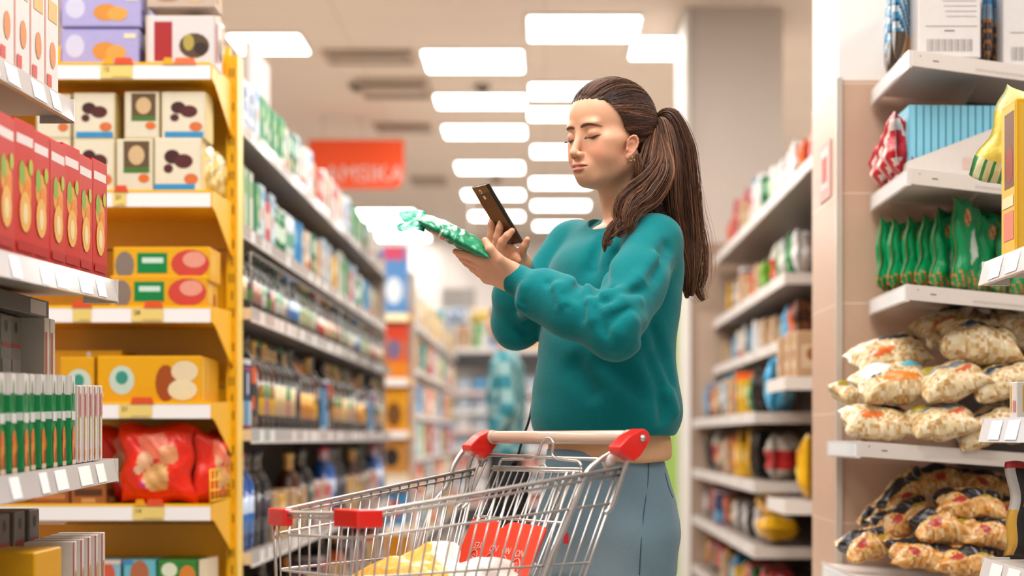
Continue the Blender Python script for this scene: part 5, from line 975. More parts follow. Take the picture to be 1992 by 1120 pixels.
# ---- arms: joints from the photograph with their own distances
L_SH, L_EL, L_WR = P(1272, 470, 3.39), P(1196, 640, 3.20), P(1003, 544, 3.31)
R_SH, R_EL, R_WR = P(1116, 482, 3.62), P(1006, 628, 3.56), P(1009, 518, 3.47)
# left hand: palm up and turned, fingers under the packet, thumb on top
LH = dict(
    palm=[(P(1000, 532, 3.31), P(944, 507, 3.275), .0150, .0125), (P(1000, 540, 3.315), P(943, 519, 3.285), .0155, .0130),
          (P(998, 547, 3.325), P(944, 531, 3.30), .0155, .0125), (P(994, 550, 3.335), P(948, 541, 3.315), .0150, .0115)],
    thumb=([P(992, 524, 3.295), P(968, 504, 3.265), P(953, 484, 3.255), P(944, 468, 3.262)], [.0160, .0118, .0092, .0070]),
    fingers=[([P(944, 507, 3.275), P(918, 499, 3.265), P(900, 494, 3.268), P(886, 489, 3.275)], [.0105, .0088, .0078, .0060]),
             ([P(943, 519, 3.285), P(918, 509, 3.283), P(903, 502, 3.288), P(892, 495, 3.297)], [.0110, .0088, .0078, .0062]),
             ([P(944, 531, 3.300), P(923, 520, 3.302), P(908, 511, 3.309), P(898, 503, 3.318)], [.0105, .0085, .0075, .0060]),
             ([P(948, 541, 3.315), P(932, 531, 3.320), P(920, 523, 3.328), P(912, 516, 3.336)], [.0095, .0076, .0066, .0054])])
RH = dict(
    palm=[(P(1006, 515, 3.47), P(963, 478, 3.465), .0140, .0110), (P(1008, 512, 3.47), P(970, 484, 3.45), .0150, .0115),
          (P(1010, 510, 3.46), P(982, 486, 3.44), .0150, .0115), (P(1010, 505, 3.46), P(996, 486, 3.44), .0140, .0110)],
    thumb=([P(1012, 500, 3.455), P(1016, 487, 3.425), P(1021, 477, 3.405), P(1026, 466, 3.397)], [.0130, .0090, .0076, .0060]),
    fingers=[([P(963, 478, 3.465), P(957, 456, 3.452), P(956, 436, 3.446), P(959, 420, 3.450)], [.0105, .0088, .0078, .0062]),
             ([P(968, 480, 3.45), P(968, 461, 3.428), P(972, 444, 3.420), P(976, 428, 3.420)], [.0108, .0090, .0080, .0064]),
             ([P(976, 484, 3.44), P(977, 470, 3.408), P(987, 458, 3.396), P(996, 449, 3.394)], [.0105, .0088, .0078, .0064]),
             ([P(996, 502, 3.44), P(1001, 498, 3.425), P(1005, 500, 3.418), P(1009, 506, 3.416)], [.0105, .0085, .0075, .0064])])
def hand_field(p, H, wr, el):
    d = None
    for a, b, ra, rb in H['palm']:
        e = s_cone(p, a, b, ra, rb); d = e if d is None else smin(d, e, .012)
    d = smin(d, s_cone(p, Vector(wr), Vector(wr)+(Vector(el)-Vector(wr)).normalized()*.12, .0235, .032), .03)
    th = s_chain(p, *H['thumb'], .004); d = smin(d, th, .012)
    for pts, rs in H['fingers']:
        e = s_chain(p, pts, rs, .003)
        d2 = smin(d, e, .006)
        far = np.sqrt(((p-np.array(pts[0], dtype=np.float32))**2).sum(1))   # blend only at the knuckle
        d = np.where(far < .020, d2, np.where(far < .030, d2*(1-(far-.020)/.010)+np.minimum(d, e)*((far-.020)/.010), np.minimum(d, e)))
    return d
def hand_col(H):
    def f(V):
        c = np.tile(SKIN, (len(V), 1)); w = np.zeros(len(V))
        tips = [(q[0][-1], .016) for q in H['fingers']]+[(H['thumb'][0][-1], .018)]
        for t, r in tips: w = np.maximum(w, np.exp(-((V-np.array(t))**2).sum(1)/(r*r*.5)))
        for q in H['fingers']:
            for k in (1, 2): w = np.maximum(w, .35*np.exp(-((V-np.array(q[0][k]))**2).sum(1)/(.008**2)))
        return c*(1-.6*w[:, None])+BLUSH*.6*w[:, None]
    return f
# ---- body under the clothes, waist to feet
HIP = Vector((.125, 3.50, .86))
def lp(r_, f_, z): q = HIP+rt*r_+fw*f_; return Vector((q.x, q.y, z))
LEG = {-1: [lp(-.085, .0, .86), lp(-.085, .01, .47), lp(-.085, -.03, .09)], 1: [lp(.085, .02, .86), lp(.095, .06, .47), lp(.10, .03, .09)]}
def jeans_field(p, g=0.):
    o = HIP; tab = [(.66, 0, -.01, .165, .125), (.74, 0, -.014, .172, .128), (.82, 0, -.012, .166, .122), (.88, 0, -.004, .150, .110), (.915, 0, .0, .142, .104), (.93, 0, .0, .140, .103)]
    tab = [(z, a, b, c-g, d-g) for z, a, b, c, d in tab]; d = s_loft(p, (o.x, o.y, 0), rt, fw, tab)
    for s in (-1, 1):
        a, b, c = LEG[s]; d = smin(d, s_chain(p, [a-up*.12, b, c], [.088-g, .066-g, .060-g], .04), .03)
    return smax(d, .07-p[:, 2], .004)
def jeans_disp(p): return jeans_field(p)+.0025*np.sin(p[:, 2]*46+np.sin(p[:, 0]*30))*np.sin(p[:, 0]*25)
def body_field(p):
    o = HIP; tab = [(.74, 0, 0, .115, .075), (.86, 0, 0, .115, .075), (1.0, 0, .0, .115, .082), (1.12, .0, 0, .118, .085), (1.30, 0, .0, .120, .085), (1.35, 0, 0, .10, .06), (1.375, 0, 0, .06, .04)]
    d = s_loft(p, (o.x+.01, o.y, 0), rt, fw, tab)
    for s in (-1, 1):
        a, b, c = LEG[s]; d = smin(d, s_chain(p, [a-up*.10, b, c-up*.02], [.060, .046, .036], .04), .02)
        d = smin(d, s_cone(p, c-up*.03, c-up*.045+fw*.11, .036, .026), .02)
    for a, b, c in ((L_SH, L_EL, L_WR), (R_SH, R_EL, R_WR)): d = smin(d, s_chain(p, [a, b, c], [.044, .036, .026], .02), .03)
    return d
# ---- sweater
TC = Vector((.142, 3.50, 0))
def torso_field(p):
    tab = [(.957, 0, .019, .168, .134), (.972, 0, .019, .176, .141), (1.00, 0, .018, .180, .145), (1.04, 0, .018, .177, .141), (1.11, -.002, .022, .165, .128), (1.18, -.004, .014, .164, .127), (1.25, -.010, .008, .166, .128),
           (1.32, -.014, .002, .166, .120), (1.355, -.016, -.002, .150, .098), (1.380, -.018, -.010, .125, .066), (1.402, -.020, -.016, .095, .060), (1.420, -.022, -.017, .068, .056)]
    return s_loft(p, TC, rt, fw, tab)
def sleeve_l(p):
    d = s_chain(p, [L_SH, L_SH.lerp(L_EL, .5), L_EL], [.058, .060, .058], .03)
    fa = s_chain(p, [L_EL, L_EL.lerp(L_WR, .4), L_EL.lerp(L_WR, .72)-up*.004], [.057, .058, .054], .02)
    return smin(d, fa, .02)
def sleeve_r(p):
    d = s_chain(p, [R_SH, R_EL], [.060, .054], .03); fa = s_chain(p, [R_EL, R_EL.lerp(R_WR, .5), R_EL.lerp(R_WR, .74)], [.054, .050, .042], .02); return smin(d, fa, .02)
def cuff(p, el, wr, r):
    el, wr = Vector(el), Vector(wr); ax = (wr-el).normalized(); c0 = el.lerp(wr, .70); c1 = el.lerp(wr, 1.03)
    d = s_cone(p, c0, c1, r+.002, r); t = (p-np.array(c1, dtype=np.float32)) @ np.array(ax, dtype=np.float32)
    return smax(d, t, .003)
def cuff_hole(p, el, wr, r):
    el, wr = Vector(el), Vector(wr); ax = (wr-el).normalized(); c1 = el.lerp(wr, 1.03); return s_cone(p, c1-ax*.03, c1+ax*.04, r-.005, r-.003)
def sweater_base(p):
    d = torso_field(p); d = smin(d, s_cone(p, (TC.x+.03, TC.y, 1.366), L_SH, .050, .055), .03); d = smin(d, s_cone(p, (TC.x, TC.y, 1.364), R_SH, .050, .056), .03)
    d = smin(d, sleeve_r(p), .014); d = smin(d, sleeve_l(p), .014)
    d = smin(d, cuff(p, L_EL, L_WR, .0335), .010); d = smin(d, cuff(p, R_EL, R_WR, .033), .010); return d
# folds drawn where the photograph shows them: pixel polylines, projected onto the cloth
FOLDS_IN = [  # (points, radius, blend, depth)
    ([(1215, 580), (1190, 588), (1166, 584)], .005, .016), ([(1222, 598), (1196, 612), (1180, 636)], .005, .016), ([(1238, 560), (1205, 566), (1178, 560)], .004, .014),
    ([(1128, 578), (1140, 596), (1138, 618)], .004, .014), ([(1158, 600), (1166, 622), (1178, 648)], .004, .014), ([(1066, 548), (1078, 570), (1082, 590)], .004, .012),
    ([(1095, 572), (1100, 596)], .004, .012), ([(1300, 480), (1270, 530), (1222, 574)], .006, .022), ([(1196, 490), (1172, 540), (1160, 572)], .006, .022), ([(1170, 462), (1150, 520), (1120, 566)], .006, .024),
    ([(1256, 650), (1268, 700), (1288, 752), (1290, 812)], .007, .022), ([(1270, 640), (1296, 700), (1308, 740)], .006, .02), 
    ([(1008, 640), (1030, 655)], .004, .014), ([(1016, 590), (1012, 606), (1022, 626)], .006, .012), ([(1180, 705), (1215, 735), (1250, 770)], .006, .03), ([(1120, 712), (1150, 760)], .006, .03)]
FOLDS_OUT = [([(1020, 560), (1013, 590), (1016, 612)], .004, .02), ([(1200, 572), (1176, 574)], .003, .014), ([(1150, 590), (1154, 620)], .003, .014), ([(1084, 560), (1094, 590)], .003, .014),
             ([(1275, 500), (1244, 545), (1214, 566)], .004, .026), ([(1040, 700), (1037, 780)], .004, .03), ([(1300, 770), (1312, 800)], .006, .03),
             ([(1240, 585), (1212, 590), (1190, 600)], .003, .014), ([(1230, 625), (1206, 650), (1196, 672)], .004, .02)]
def project(folds, f):
    out = []
    for pts, r, k in folds:
        q = [cast(f, a, b) for a, b in pts]; q = [x for x in q if x is not None]
        if len(q) > 1: out.append((q, r, k))
    return out
_fi = project(FOLDS_IN, sweater_base); _fo = project(FOLDS_OUT, sweater_base)
NC = Vector((.168, 3.495, 0))
COLLAR = [NC+rt*(math.cos(t)*.062)+fw*(math.sin(t)*.057)+up*(1.414-.025*math.sin(t)) for t in np.linspace(0, 2*math.pi, 25)]
def neck_hole(p):
    q = p-np.array((NC.x, NC.y, 0), dtype=np.float32); u = q @ npy(rt); v = q @ npy(fw); e = np.sqrt((u/.058)**2+(v/.053)**2)*.055-.055
    return np.maximum(e, (1.414-.025*v/.057-.030)-p[:, 2])
def neck_cut(p):
    q = p-np.array((NC.x, NC.y, 0), dtype=np.float32); u = q @ np.array(rt, dtype=np.float32); v = q @ np.array(fw, dtype=np.float32)
    return np.maximum(np.sqrt((u/.078)**2+(v/.073)**2)*.075-.075, (1.414-.025*np.clip(v/.057, -1.2, 1.2)+.003)-p[:, 2])
def npy(v): return np.array(v, dtype=np.float32)
def sweater_field(p):
    d = sweater_base(p)
    for q, r, k in _fi: d = smax(d, -s_chain(p, q, [r*.5]+[r*1.35]*(len(q)-2)+[r*.5] if len(q) > 2 else [r*1.3, r*.5], .003), k*1.35)
    for q, r, k in _fo: d = smin(d, s_chain(p, [x+Vector((0, .0075, 0)) for x in q], [.006]+[.0105]*(len(q)-2)+[.006] if len(q) > 2 else [.010, .006], .003), .020)
    d = d+.0016*np.sin(p[:, 0]*38+np.sin(p[:, 2]*30)*1.5+p[:, 1]*17)*np.sin(p[:, 2]*33+p[:, 0]*20)
    # ribbed hem band, collar and cuffs
    hem = s_loft(p, TC, rt, fw, [(.953, 0, .019, .168, .134), (.985, 0, .019, .168, .134), (1.0, 0, .018, .16, .12)]); d = smin(d, hem, .004)
    d = smin(d, s_chain(p, COLLAR, [.0075]*len(COLLAR), .002), .005)
    d = smax(d, -neck_hole(p), .003); d = smax(d, -neck_cut(p), .003)
    und = s_loft(p, TC, rt, fw, [(.90, 0, .016, .138, .102), (1.02, 0, .01, .13, .095), (1.04, 0, .01, .10, .07)]); return smax(d, -und, .003)
SW = np.array(lin('#087276'))
def sweater_col(V):
    n = np.sin(V[:, 0]*900)*np.sin(V[:, 2]*850)*.03+1; return SW[None]*n[:, None]
M_skin = mat('skin', rough=.48, attr=True, sss=.18, spec=.4, bump=(900, .10, .001))
M_knit = mat('sweater_fleece', rough=.92, attr=True, spec=.12, sheen=.2, bump=(420, .5, .002), noise=(60, .07))
M_denim = mat('denim', rough=.85, attr=True, spec=.15, bump=(700, .4, .001), noise=(300, .10))
M_hair = mat('hair_strands', rough=.5, attr=True, spec=.3)
def neck_cut(p):
    q = p-np.array((NC.x, NC.y, 0), dtype=np.float32); u = q @ np.array(rt, dtype=np.float32); v = q @ np.array(fw, dtype=np.float32)
    return np.maximum(np.sqrt((u/.078)**2+(v/.073)**2)*.075-.075, (1.414-.025*np.clip(v/.057, -1.2, 1.2)+.003)-p[:, 2])
def npy(v): return np.array(v, dtype=np.float32)
person = None
parts = [surf_nets(head_field, (.02, 3.33, 1.36), (.32, 3.62, 1.74), .00125)]
hl = lambda p: hand_field(p, LH, L_WR, L_EL); hr = lambda p: hand_field(p, RH, R_WR, R_EL)
pl_ = surf_nets(hl, (-.20, 3.22, 1.22), (-.0, 3.42, 1.40), .00105); pr_ = surf_nets(hr, (-.125, 3.37, 1.25), (.0, 3.55, 1.43), .00105)
bd_ = surf_nets(body_field, (-.32, 3.10, .0), (.36, 3.86, 1.46), .008)
nh, nl, nr = len(parts[0][0]), len(pl_[0]), len(pr_[0])
def body_col(V):
    c = np.tile(SKIN, (len(V), 1)); c[:nh] = head_col(V[:nh]); c[nh:nh+nl] = hand_col(LH)(V[nh:nh+nl]); c[nh+nl:nh+nl+nr] = hand_col(RH)(V[nh+nl:nh+nl+nr]); return c
person = sdf_obj('person', parts+[pl_, pr_, bd_], M_skin, None, body_col)
tag(person, 'young woman in a teal sweater and light jeans, holding a phone over a green packet', 'person')
sweater = sdf_obj('sweater', [surf_nets(sweater_field, (-.18, 3.08, .94), (.36, 3.78, 1.46), .0028)], M_knit, person, sweater_col)
# undershirt hem
def under_field(p):
    d = s_loft(p, TC, rt, fw, [(.898, 0, .005, .150, .110), (.915, 0, .006, .151, .112), (.94, 0, .008, .148, .110), (.985, 0, .01, .136, .10), (1.0, 0, .01, .12, .09)])
    return d+.0022*np.sin(p[:, 0]*40+p[:, 2]*60)
tshirt = sdf_obj('undershirt', [surf_nets(under_field, (-.06, 3.32, .88), (.34, 3.68, 1.01), .004)], mat('cotton_jersey', rough=.85, attr=True, bump=(300, .3, .001)), person, lambda V: np.tile(np.array(lin('#d9a97e')), (len(V), 1)))
JE = np.array(lin('#738d9b')); JD = np.array(lin('#45606f')); JL = np.array(lin('#a3bac4'))
def jeans_col(V):
    q = V-np.array([HIP.x, HIP.y, 0]); u = q @ np.array(rt); v = q @ np.array(fw)
    c = np.tile(JE, (len(V), 1)); wl = np.exp(-((V[:, 2]-.62)/.16)**2)*np.exp(-((v-.10)/.05)**2); c = c*(1-wl[:, None]*.6)+JL*wl[:, None]*.6
    sideseam = np.exp(-((v+.005)/.0022)**2)*(np.abs(u) > .08)
    wl2 = np.exp(-((v+.07)/.03)**2)*.5; c = c*(1-wl2[:, None])+JL*wl2[:, None]
    pk = np.exp(-((V[:, 2]-.905)/.0015)**2)*.4; return c*(1-pk[:, None])
jeans = sdf_obj('jeans', [surf_nets(jeans_disp, (-.32, 3.10, .05), (.36, 3.86, .95), .005)], M_denim, person, jeans_col)
for s, a in ((-1, LEG[-1][2]), (1, LEG[1][2])):
    sh = lambda p, a=a: smax(smin(s_cone(p, a-up*.035-fw*.02, a-up*.05+fw*.12, .046, .036), s_cone(p, a-up*.03, a+up*.02, .045, .045), .02), .006-p[:, 2], .004)
    lo = Vector(a)-Vector((.2, .2, .12)); hi = Vector(a)+Vector((.2, .2, .06))
    sdf_obj('shoe', [surf_nets(sh, lo, hi, .005)], mat('canvas_shoe', '#e8e4df', rough=.7), person)
# jeans seams and pocket, drawn on the cloth
def seam(pts, r, colr, name, f, m=None):
    q = [cast(f, a, b) for a, b in pts]; q = [x for x in q if x is not None]
    if len(q) > 1: mb = MB(); mb.tube(smooth_path(q, 5), r, colr); return mb.build(name, m or M_matte(), person)
jf = jeans_disp
seam([(1262, 885), (1261, 930), (1252, 1000), (1247, 1060), (1244, 1118)], .0011, '#34505e', 'side_seam', jf)
seam([(1292, 884), (1294, 920), (1300, 945), (1309, 968)], .0011, '#34505e', 'pocket_seam', jf)
# eyeballs: a dark sliver under the lids
mb = MB()
for s in (-1, 1): mb.ell((s*.0315, .0680, -.003), (.0138, .0138, .0125), '#2b1c16', 12, 8)
eo = mb.build('eyes', M_gloss(), person); eo.matrix_world = HMW
# lashes
mb = MB()
for s in (-1, 1):
    base = [(.019, .083, -.0066), (.025, .0868, -.0088), (.032, .0878, -.0100), (.0395, .0848, -.0090), (.0475, .0775, -.0056)]
    bs = smooth_path([(s*a, b, c) for a, b, c in base], 4)
    for i, b in enumerate(bs):
        out = Vector((s*.25*(i/len(bs)-.2), .8, -.75)).normalized(); mb.tube([b, b+out*.004, b+out*.0068+Vector((0, .001, .0012))], [.00045, .0003, .0001], '#1d120d', 4)
lo = mb.build('eyelashes', M_matte(), person); lo.matrix_world = HMW
# hoops in the lobe
mb = MB()
for k, (yy, zz, rr) in enumerate(((.0090, -.0545, .0050), (.0005, -.0535, .0050))):
    cpt = Vector((-.0735-.002*k, yy, zz)); mb.tube([cpt+Vector((math.sin(t)*rr*.45, math.sin(t)*rr*.4, math.cos(t)*rr)) for t in np.linspace(0, 2*math.pi, 16, endpoint=False)], .0009, '#e9cfa0', 6, closed=True)
ho = mb.build('hoop_earrings', mat('gold', '#e6c58e', rough=.2, metal=1), person); ho.matrix_world = HMW; ho['label'] = 'two small gold hoops'
# necklace
q = [cast(head_field, a, b) for a, b in [(1157, 421), (1160, 428), (1163, 436)]]; q = [x for x in q if x]
if len(q) > 1: mb = MB(); mb.tube(q, .0016, '#5a2a20'); nk_ = mb.build('necklace', M_gloss(), person)
# ---- hair
def cap_field(p):
    q = toH(p); x = np.abs(q[:, 0]); qs = np.stack([x, q[:, 1], q[:, 2]], 1)
    d = s_ell(qs, (0, -.016, .036), (.0785, .1035, .0875)); d = smin(d, s_ell(qs, (0, -.050, -.010), (.060, .060, .070)), .03)
    fl = q[:, 1]-np.interp(q[:, 2], [-.10, -.035, -.012, .004, .020, .045, .066, .080, .095, .12], [-.045, -.040, -.016, .014, .020, .034, .050, .068, .085, .10])-(.022*(1-np.clip(x/.06, 0, 1)**2))*(q[:, 2] > .05)
    d = smax(d, fl, .006)
    d = smax(d, -s_ell(qs, (.078, .000, -.025), (.020, .021, .028)), .006)
    pn = s_sph(q, (-.004, -.104, .040), .030); d = smin(d, pn, .02)
    w_ = np.sin(np.arctan2(q[:, 2]-.03, x+.01)*34+q[:, 1]*40)*.0011; return d+w_
HAIRC = [np.array(lin(c)) for c in ('#2e1b12', '#42281b', '#573624', '#6e4630', '#8f5f3f', '#ad7a50')]
def hair_col(V): return np.tile(HAIRC[1], (len(V), 1))
hair = sdf_obj('hair', [surf_nets(cap_field, (.0, 3.33, 1.46), (.34, 3.66, 1.74), .0022)], M_hair, person, hair_col)
def strands(name, guides, seed, parent, light=.5):
    """guides: (points, widths, count, radius, curl)"""
    rg = np.random.RandomState(seed); mb = MB()
    for pts, wd, cnt, rad, curl in guides:
        path = smooth_path(pts, 7); n = len(path); ws = np.interp(np.linspace(0, 1, n), np.linspace(0, 1, len(wd)), wd)
        for _ in range(int(cnt*1.9)):
            a = rg.uniform(0, 2*math.pi); rr = math.sqrt(rg.uniform(0, 1)); ph = rg.uniform(0, 6.3); fr = rg.uniform(5, 9); cr = rg.uniform(.4, 1.3)*curl; 
            ox, oy = math.cos(a)*rr, math.sin(a)*rr; end = n if rg.rand() < .35 else int(n*rg.uniform(.8, 1)); out = []
            for i in range(end):
                t = i/(n-1); tg = (path[min(i+1, n-1)]-path[max(i-1, 0)]).normalized(); u = tg.cross(Vector((0, 1, 0))).normalized(); v = tg.cross(u)
                tp = min(1, t*2, (1-t)*3+.15); wv = math.sin(t*fr+ph)*cr*tp; w2 = math.cos(t*fr*1.3+ph)*cr*tp
                out.append(path[i]+u*(ox*ws[i]+wv)+v*(oy*ws[i]*.8+w2))
            if len(out) > 2:
                k = int(np.clip(rg.normal(1.9+light+ox*.3, 1.2), 0, 5)); rs = [rad*.62*(1-.6*i/len(out)) for i in range(len(out))]
                c = HAIRC[k]; o_ = len(mb.f); mb.tube(out, rs, '#000000', 4, caps=False); mb.c[o_:] = [tuple(c)]*(len(mb.f)-o_)
    return mb.build(name, M_hair, parent)
# scalp strands: combed from the hairline back to the tie
TIE = Vector((-.004, -.108, .040))
mb = MB(); rg = np.random.RandomState(3)
def on_cap(v):
    c = Vector((0, -.016, .036)); r_ = Vector((.0795, .1045, .0885)); e = v-c; k = math.sqrt((e.x/r_.x)**2+(e.y/r_.y)**2+(e.z/r_.z)**2); return c+e/k
for i in range(1500):
    z = rg.uniform(-.03, .118); y0 = float(np.interp(z, [-.04, -.012, .004, .020, .045, .066, .080, .095, .12], [-.030, -.012, .016, .022, .036, .052, .068, .070, .04]))-rg.exponential(.012)+rg.uniform(0, .005)
    sgn = -1 if rg.rand() < .72 else 1
    e = 1-((y0+.016)/.1045)**2-((z-.036)/.0885)**2
    if e < .06: continue
    st = on_cap(Vector((sgn*math.sqrt(e)*.0795*(rg.uniform(0, 1) if z > .07 else 1), y0, z))); pts = []
    en = TIE+Vector((st.x*.10, 0, (z-.045)*.22)); lift = rg.uniform(-.0008, .0022); sag = .006*math.sin(z*90+1)+rg.normal(0, .0022)
    for t in np.linspace(0, 1, 15):
        v = st.lerp(en, t)+Vector((0, 0, sag*math.sin(math.pi*t))); v2 = on_cap(v) if t < .93 else v.lerp(en, .5); c = Vector((0, -.016, .036)); pts.append(c+(v2-c)*(1+lift/.09*math.sin(math.pi*min(t*1.2, 1))))
    if any(q_.y > float(np.interp(q_.z, [-.04, -.012, .004, .020, .045, .066, .080, .095, .12], [-.020, -.002, .026, .032, .046, .062, .090, .105, .11]))+.004 for q_ in pts): continue
    k = int(np.clip(rg.normal(1.6+.9*math.sin(z*170), .8), 0, 5)); o_ = len(mb.f); mb.tube(pts, [.0003]+[.0008]*13+[.0007], '#000000', 4, caps=False); mb.c[o_:] = [tuple(HAIRC[k])]*(len(mb.f)-o_)
so = mb.build('scalp_strands', M_hair, hair); so.matrix_world = HMW
YB = 3.52
tail = [P(1280, 232, 3.54), P(1303, 232, YB), P(1322, 290, YB), P(1331, 370, YB), P(1338, 450, YB), P(1342, 520, YB-.02), P(1345, 575, YB-.03)]
tail2 = [P(1280, 236, 3.53), P(1290, 250, 3.48), P(1300, 320, 3.45), P(1304, 400, 3.44), P(1318, 470, 3.47), P(1334, 540, 3.49), P(1336, 580, 3.50)]
tail3 = [P(1280, 238, 3.53), P(1312, 250, YB), P(1335, 330, YB), P(1350, 420, YB), P(1360, 480, YB), P(1362, 530, YB), P(1358, 560, YB), P(1368, 585, YB)]
inner = [P(1278, 240, 3.51), P(1270, 290, 3.44), P(1262, 330, 3.42), P(1255, 360, 3.43), P(1258, 392, 3.43), P(1285, 430, 3.42)]
front = [P(1282, 262, 3.47), P(1288, 310, 3.415), P(1262, 350, 3.385), P(1228, 376, 3.365), P(1208, 402, 3.355), P(1206, 432, 3.35), P(1190, 448, 3.335), P(1178, 470, 3.325), P(1176, 490, 3.325)]
front2 = [P(1284, 262, 3.47), P(1294, 330, 3.40), P(1268, 375, 3.375), P(1240, 398, 3.35), P(1225, 420, 3.335), P(1222, 440, 3.33), P(1206, 450, 3.325), P(1190, 462, 3.32)]
lower = [P(1322, 520, 3.50), P(1334, 560, 3.50), P(1342, 578, 3.5), P(1332, 588, 3.5)]
strands('ponytail', [(tail, [.010, .026, .036, .036, .034, .022, .005], 260, .0013, .004), (tail2, [.010, .020, .026, .026, .024, .014, .003], 150, .0013, .004),
    (tail3, [.008, .014, .016, .018, .018, .016, .012, .004], 90, .0011, .005), (inner, [.012, .022, .026, .028, .026, .018], 190, .0013, .003)], 5, hair, .35)
strands('shoulder_lock', [(front, [.010, .018, .020, .018, .014, .012, .009, .005, .001], 130, .0012, .006), (front2, [.010, .022, .026, .020, .013, .008, .004, .001], 110, .0012, .006)], 6, hair, .9)
strands('loose_strands', [([P(1222, 372, 3.36), P(1206, 392, 3.35), P(1205, 412, 3.345), P(1222, 420, 3.34), P(1236, 404, 3.34)], [.004, .006, .006, .006, .003], 26, .0009, .003),
    ([P(1216, 430, 3.335), P(1200, 438, 3.33), P(1202, 456, 3.325), P(1214, 452, 3.325), P(1212, 440, 3.325)], [.003, .004, .004, .004, .002], 22, .0009, .003),
    ([P(1190, 446, 3.33), P(1178, 456, 3.325), P(1182, 474, 3.32), P(1192, 468, 3.32)], [.003, .004, .004, .002], 20, .0009, .003),
    ([P(1240, 300, 3.40), P(1246, 340, 3.40), P(1256, 366, 3.40)], [.006, .008, .006], 40, .0011, .002),
    (tail3, [.014, .026, .03, .034, .036, .034, .03, .02], 36, .0006, .008)], 8, hair, .8)
# dark mass inside the tail so it never reads hollow
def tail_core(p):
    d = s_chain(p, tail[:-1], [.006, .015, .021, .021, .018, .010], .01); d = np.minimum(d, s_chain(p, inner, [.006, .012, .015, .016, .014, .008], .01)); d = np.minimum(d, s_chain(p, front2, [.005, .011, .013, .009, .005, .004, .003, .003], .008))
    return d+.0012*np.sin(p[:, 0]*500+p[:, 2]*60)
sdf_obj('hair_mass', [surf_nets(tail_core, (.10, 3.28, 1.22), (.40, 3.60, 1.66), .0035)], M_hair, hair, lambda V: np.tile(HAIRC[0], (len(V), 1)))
# ---- phone
L_ = Vector((.072, .042, -.117)).normalized(); W_ = Vector((.034, -.063, -.002)).normalized(); N_ = L_.cross(W_).normalized()
ph = empty('smartphone', P(968, 417, 3.415)); tag(ph, 'slim dark smartphone held upright in her raised right hand', 'phone')
PM = Matrix((W_, -L_, -N_)).transposed().to_4x4(); PM.translation = ph.location   # x width, y top, z screen side... back is -z
def local(o, m): o.parent = ph; o.matrix_parent_inverse = Matrix.Identity(4); o.matrix_world = m
PL = Matrix((W_, -L_, -N_)).transposed().to_4x4()
mb = MB(); mb.box(-.035, -.0715, -.0045, .035, .0715, .0040, '#2a211c', b=.002); o = mb.build('phone_body', mat('phone_shell', rough=.28, attr=True, metal=.3), ph); o.matrix_local = PL
mb = MB(); mb.box(-.0325, -.069, -.0048, .0325, .052, -.0043, '#5c4228'); mb.box(-.0325, .0535, -.0048, .0325, .069, -.0043, '#7a5a34'); mb.tube([(-.034, .0705, -.0046), (.034, .0705, -.0046)], .0009, '#d8cfc4')
o = mb.build('back_cover', mat('phone_back', rough=.22, attr=True, metal=.45), ph); o.matrix_local = PL
mb = MB(); mb.box(-.0327, -.066, .0038, .0327, .066, .0044, '#0c0c10'); o = mb.build('screen', M_gloss(), ph); o.matrix_local = PL
mb = MB(); mb.lathe([(.0045, -.0062), (.0055, -.0046)], '#c8c0b4', c=(-.004, .058, 0)); mb.lathe([(.0028, -.0065), (.0028, -.006)], '#101014', c=(-.004, .058, 0)); mb.box(-.005, .040, -.0056, .003, .048, -.0046, '#e0d8c8'); o = mb.build('camera_lens', M_gloss(), ph); o.matrix_local = PL
# ---- the green packet in her hand
def packet_field(p):
    a, b = P(838, 434, 3.28), P(934, 484, 3.29); ax = (b-a).normalized(); e2 = Vector((-.12, .86, .30)); e2 = (e2-ax*e2.dot(ax)).normalized(); e3 = ax.cross(e2)
    q = p-np.array((a+b)/2, dtype=np.float32); u = q @ npy(ax); v = q @ npy(e2); w_ = q @ npy(e3); L2 = .079
    t = np.clip(np.abs(u)/L2, 0, 1.3); th = .0175*np.sqrt(np.clip(1-t**2.4, 0.02, 1)); wd = .048+.004*t
    wr_ = (.0007*np.sin(u*120+v*60+np.sin(v*90)*1.3)*np.sin(v*70-u*160)+.0005*np.sin(v*40+u*260+np.sin(u*70)*2))*np.clip(1.2-t, .2, 1)
    return np.maximum(np.sqrt((v/wd)**2+(w_/th)**2)*th-th, np.abs(u)-L2)*.6+wr_
pk_a, pk_b = P(838, 434, 3.28), P(934, 484, 3.29); pk_ax = (pk_b-pk_a).normalized(); pk2 = Vector((-.12, .86, .30)); pk2 = (pk2-pk_ax*pk2.dot(pk_ax)).normalized(); pk3 = pk_ax.cross(pk2)
if pk3.z < 0: pk3 = -pk3
def packet_col(V):
    q = V-np.array((pk_a+pk_b)/2); u = q @ np.array(pk_ax); v = q @ np.array(pk2); w_ = q @ np.array(pk3)
    g = np.array(lin('#0f8f62')); g2 = np.array(lin('#0c7a50')); lt = np.array(lin('#8fd6bd')); og = np.array(lin('#d0803a')); wh = np.array(lin('#e6f1ea'))
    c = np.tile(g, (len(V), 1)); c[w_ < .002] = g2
    n = (np.sin(u*310+np.sin(v*190)*2)*np.sin(v*260+u*90) > .25)&(w_ > .004)&(u < -.005); c[n] = lt
    c[(w_ < -.006)&(u < -.012)&(u > -.05)] = og; c[(np.abs(u+.028) < .002)&(w_ < .006)] = wh
    return c
pk = sdf_obj('snack_packet', [surf_nets(packet_field, (-.26, 3.16, 1.27), (-.08, 3.42, 1.45), .0022, slack=2.6)], M_film(), None, packet_col)
tag(pk, 'crumpled green snack packet lying in her outstretched hand', 'snack packet')
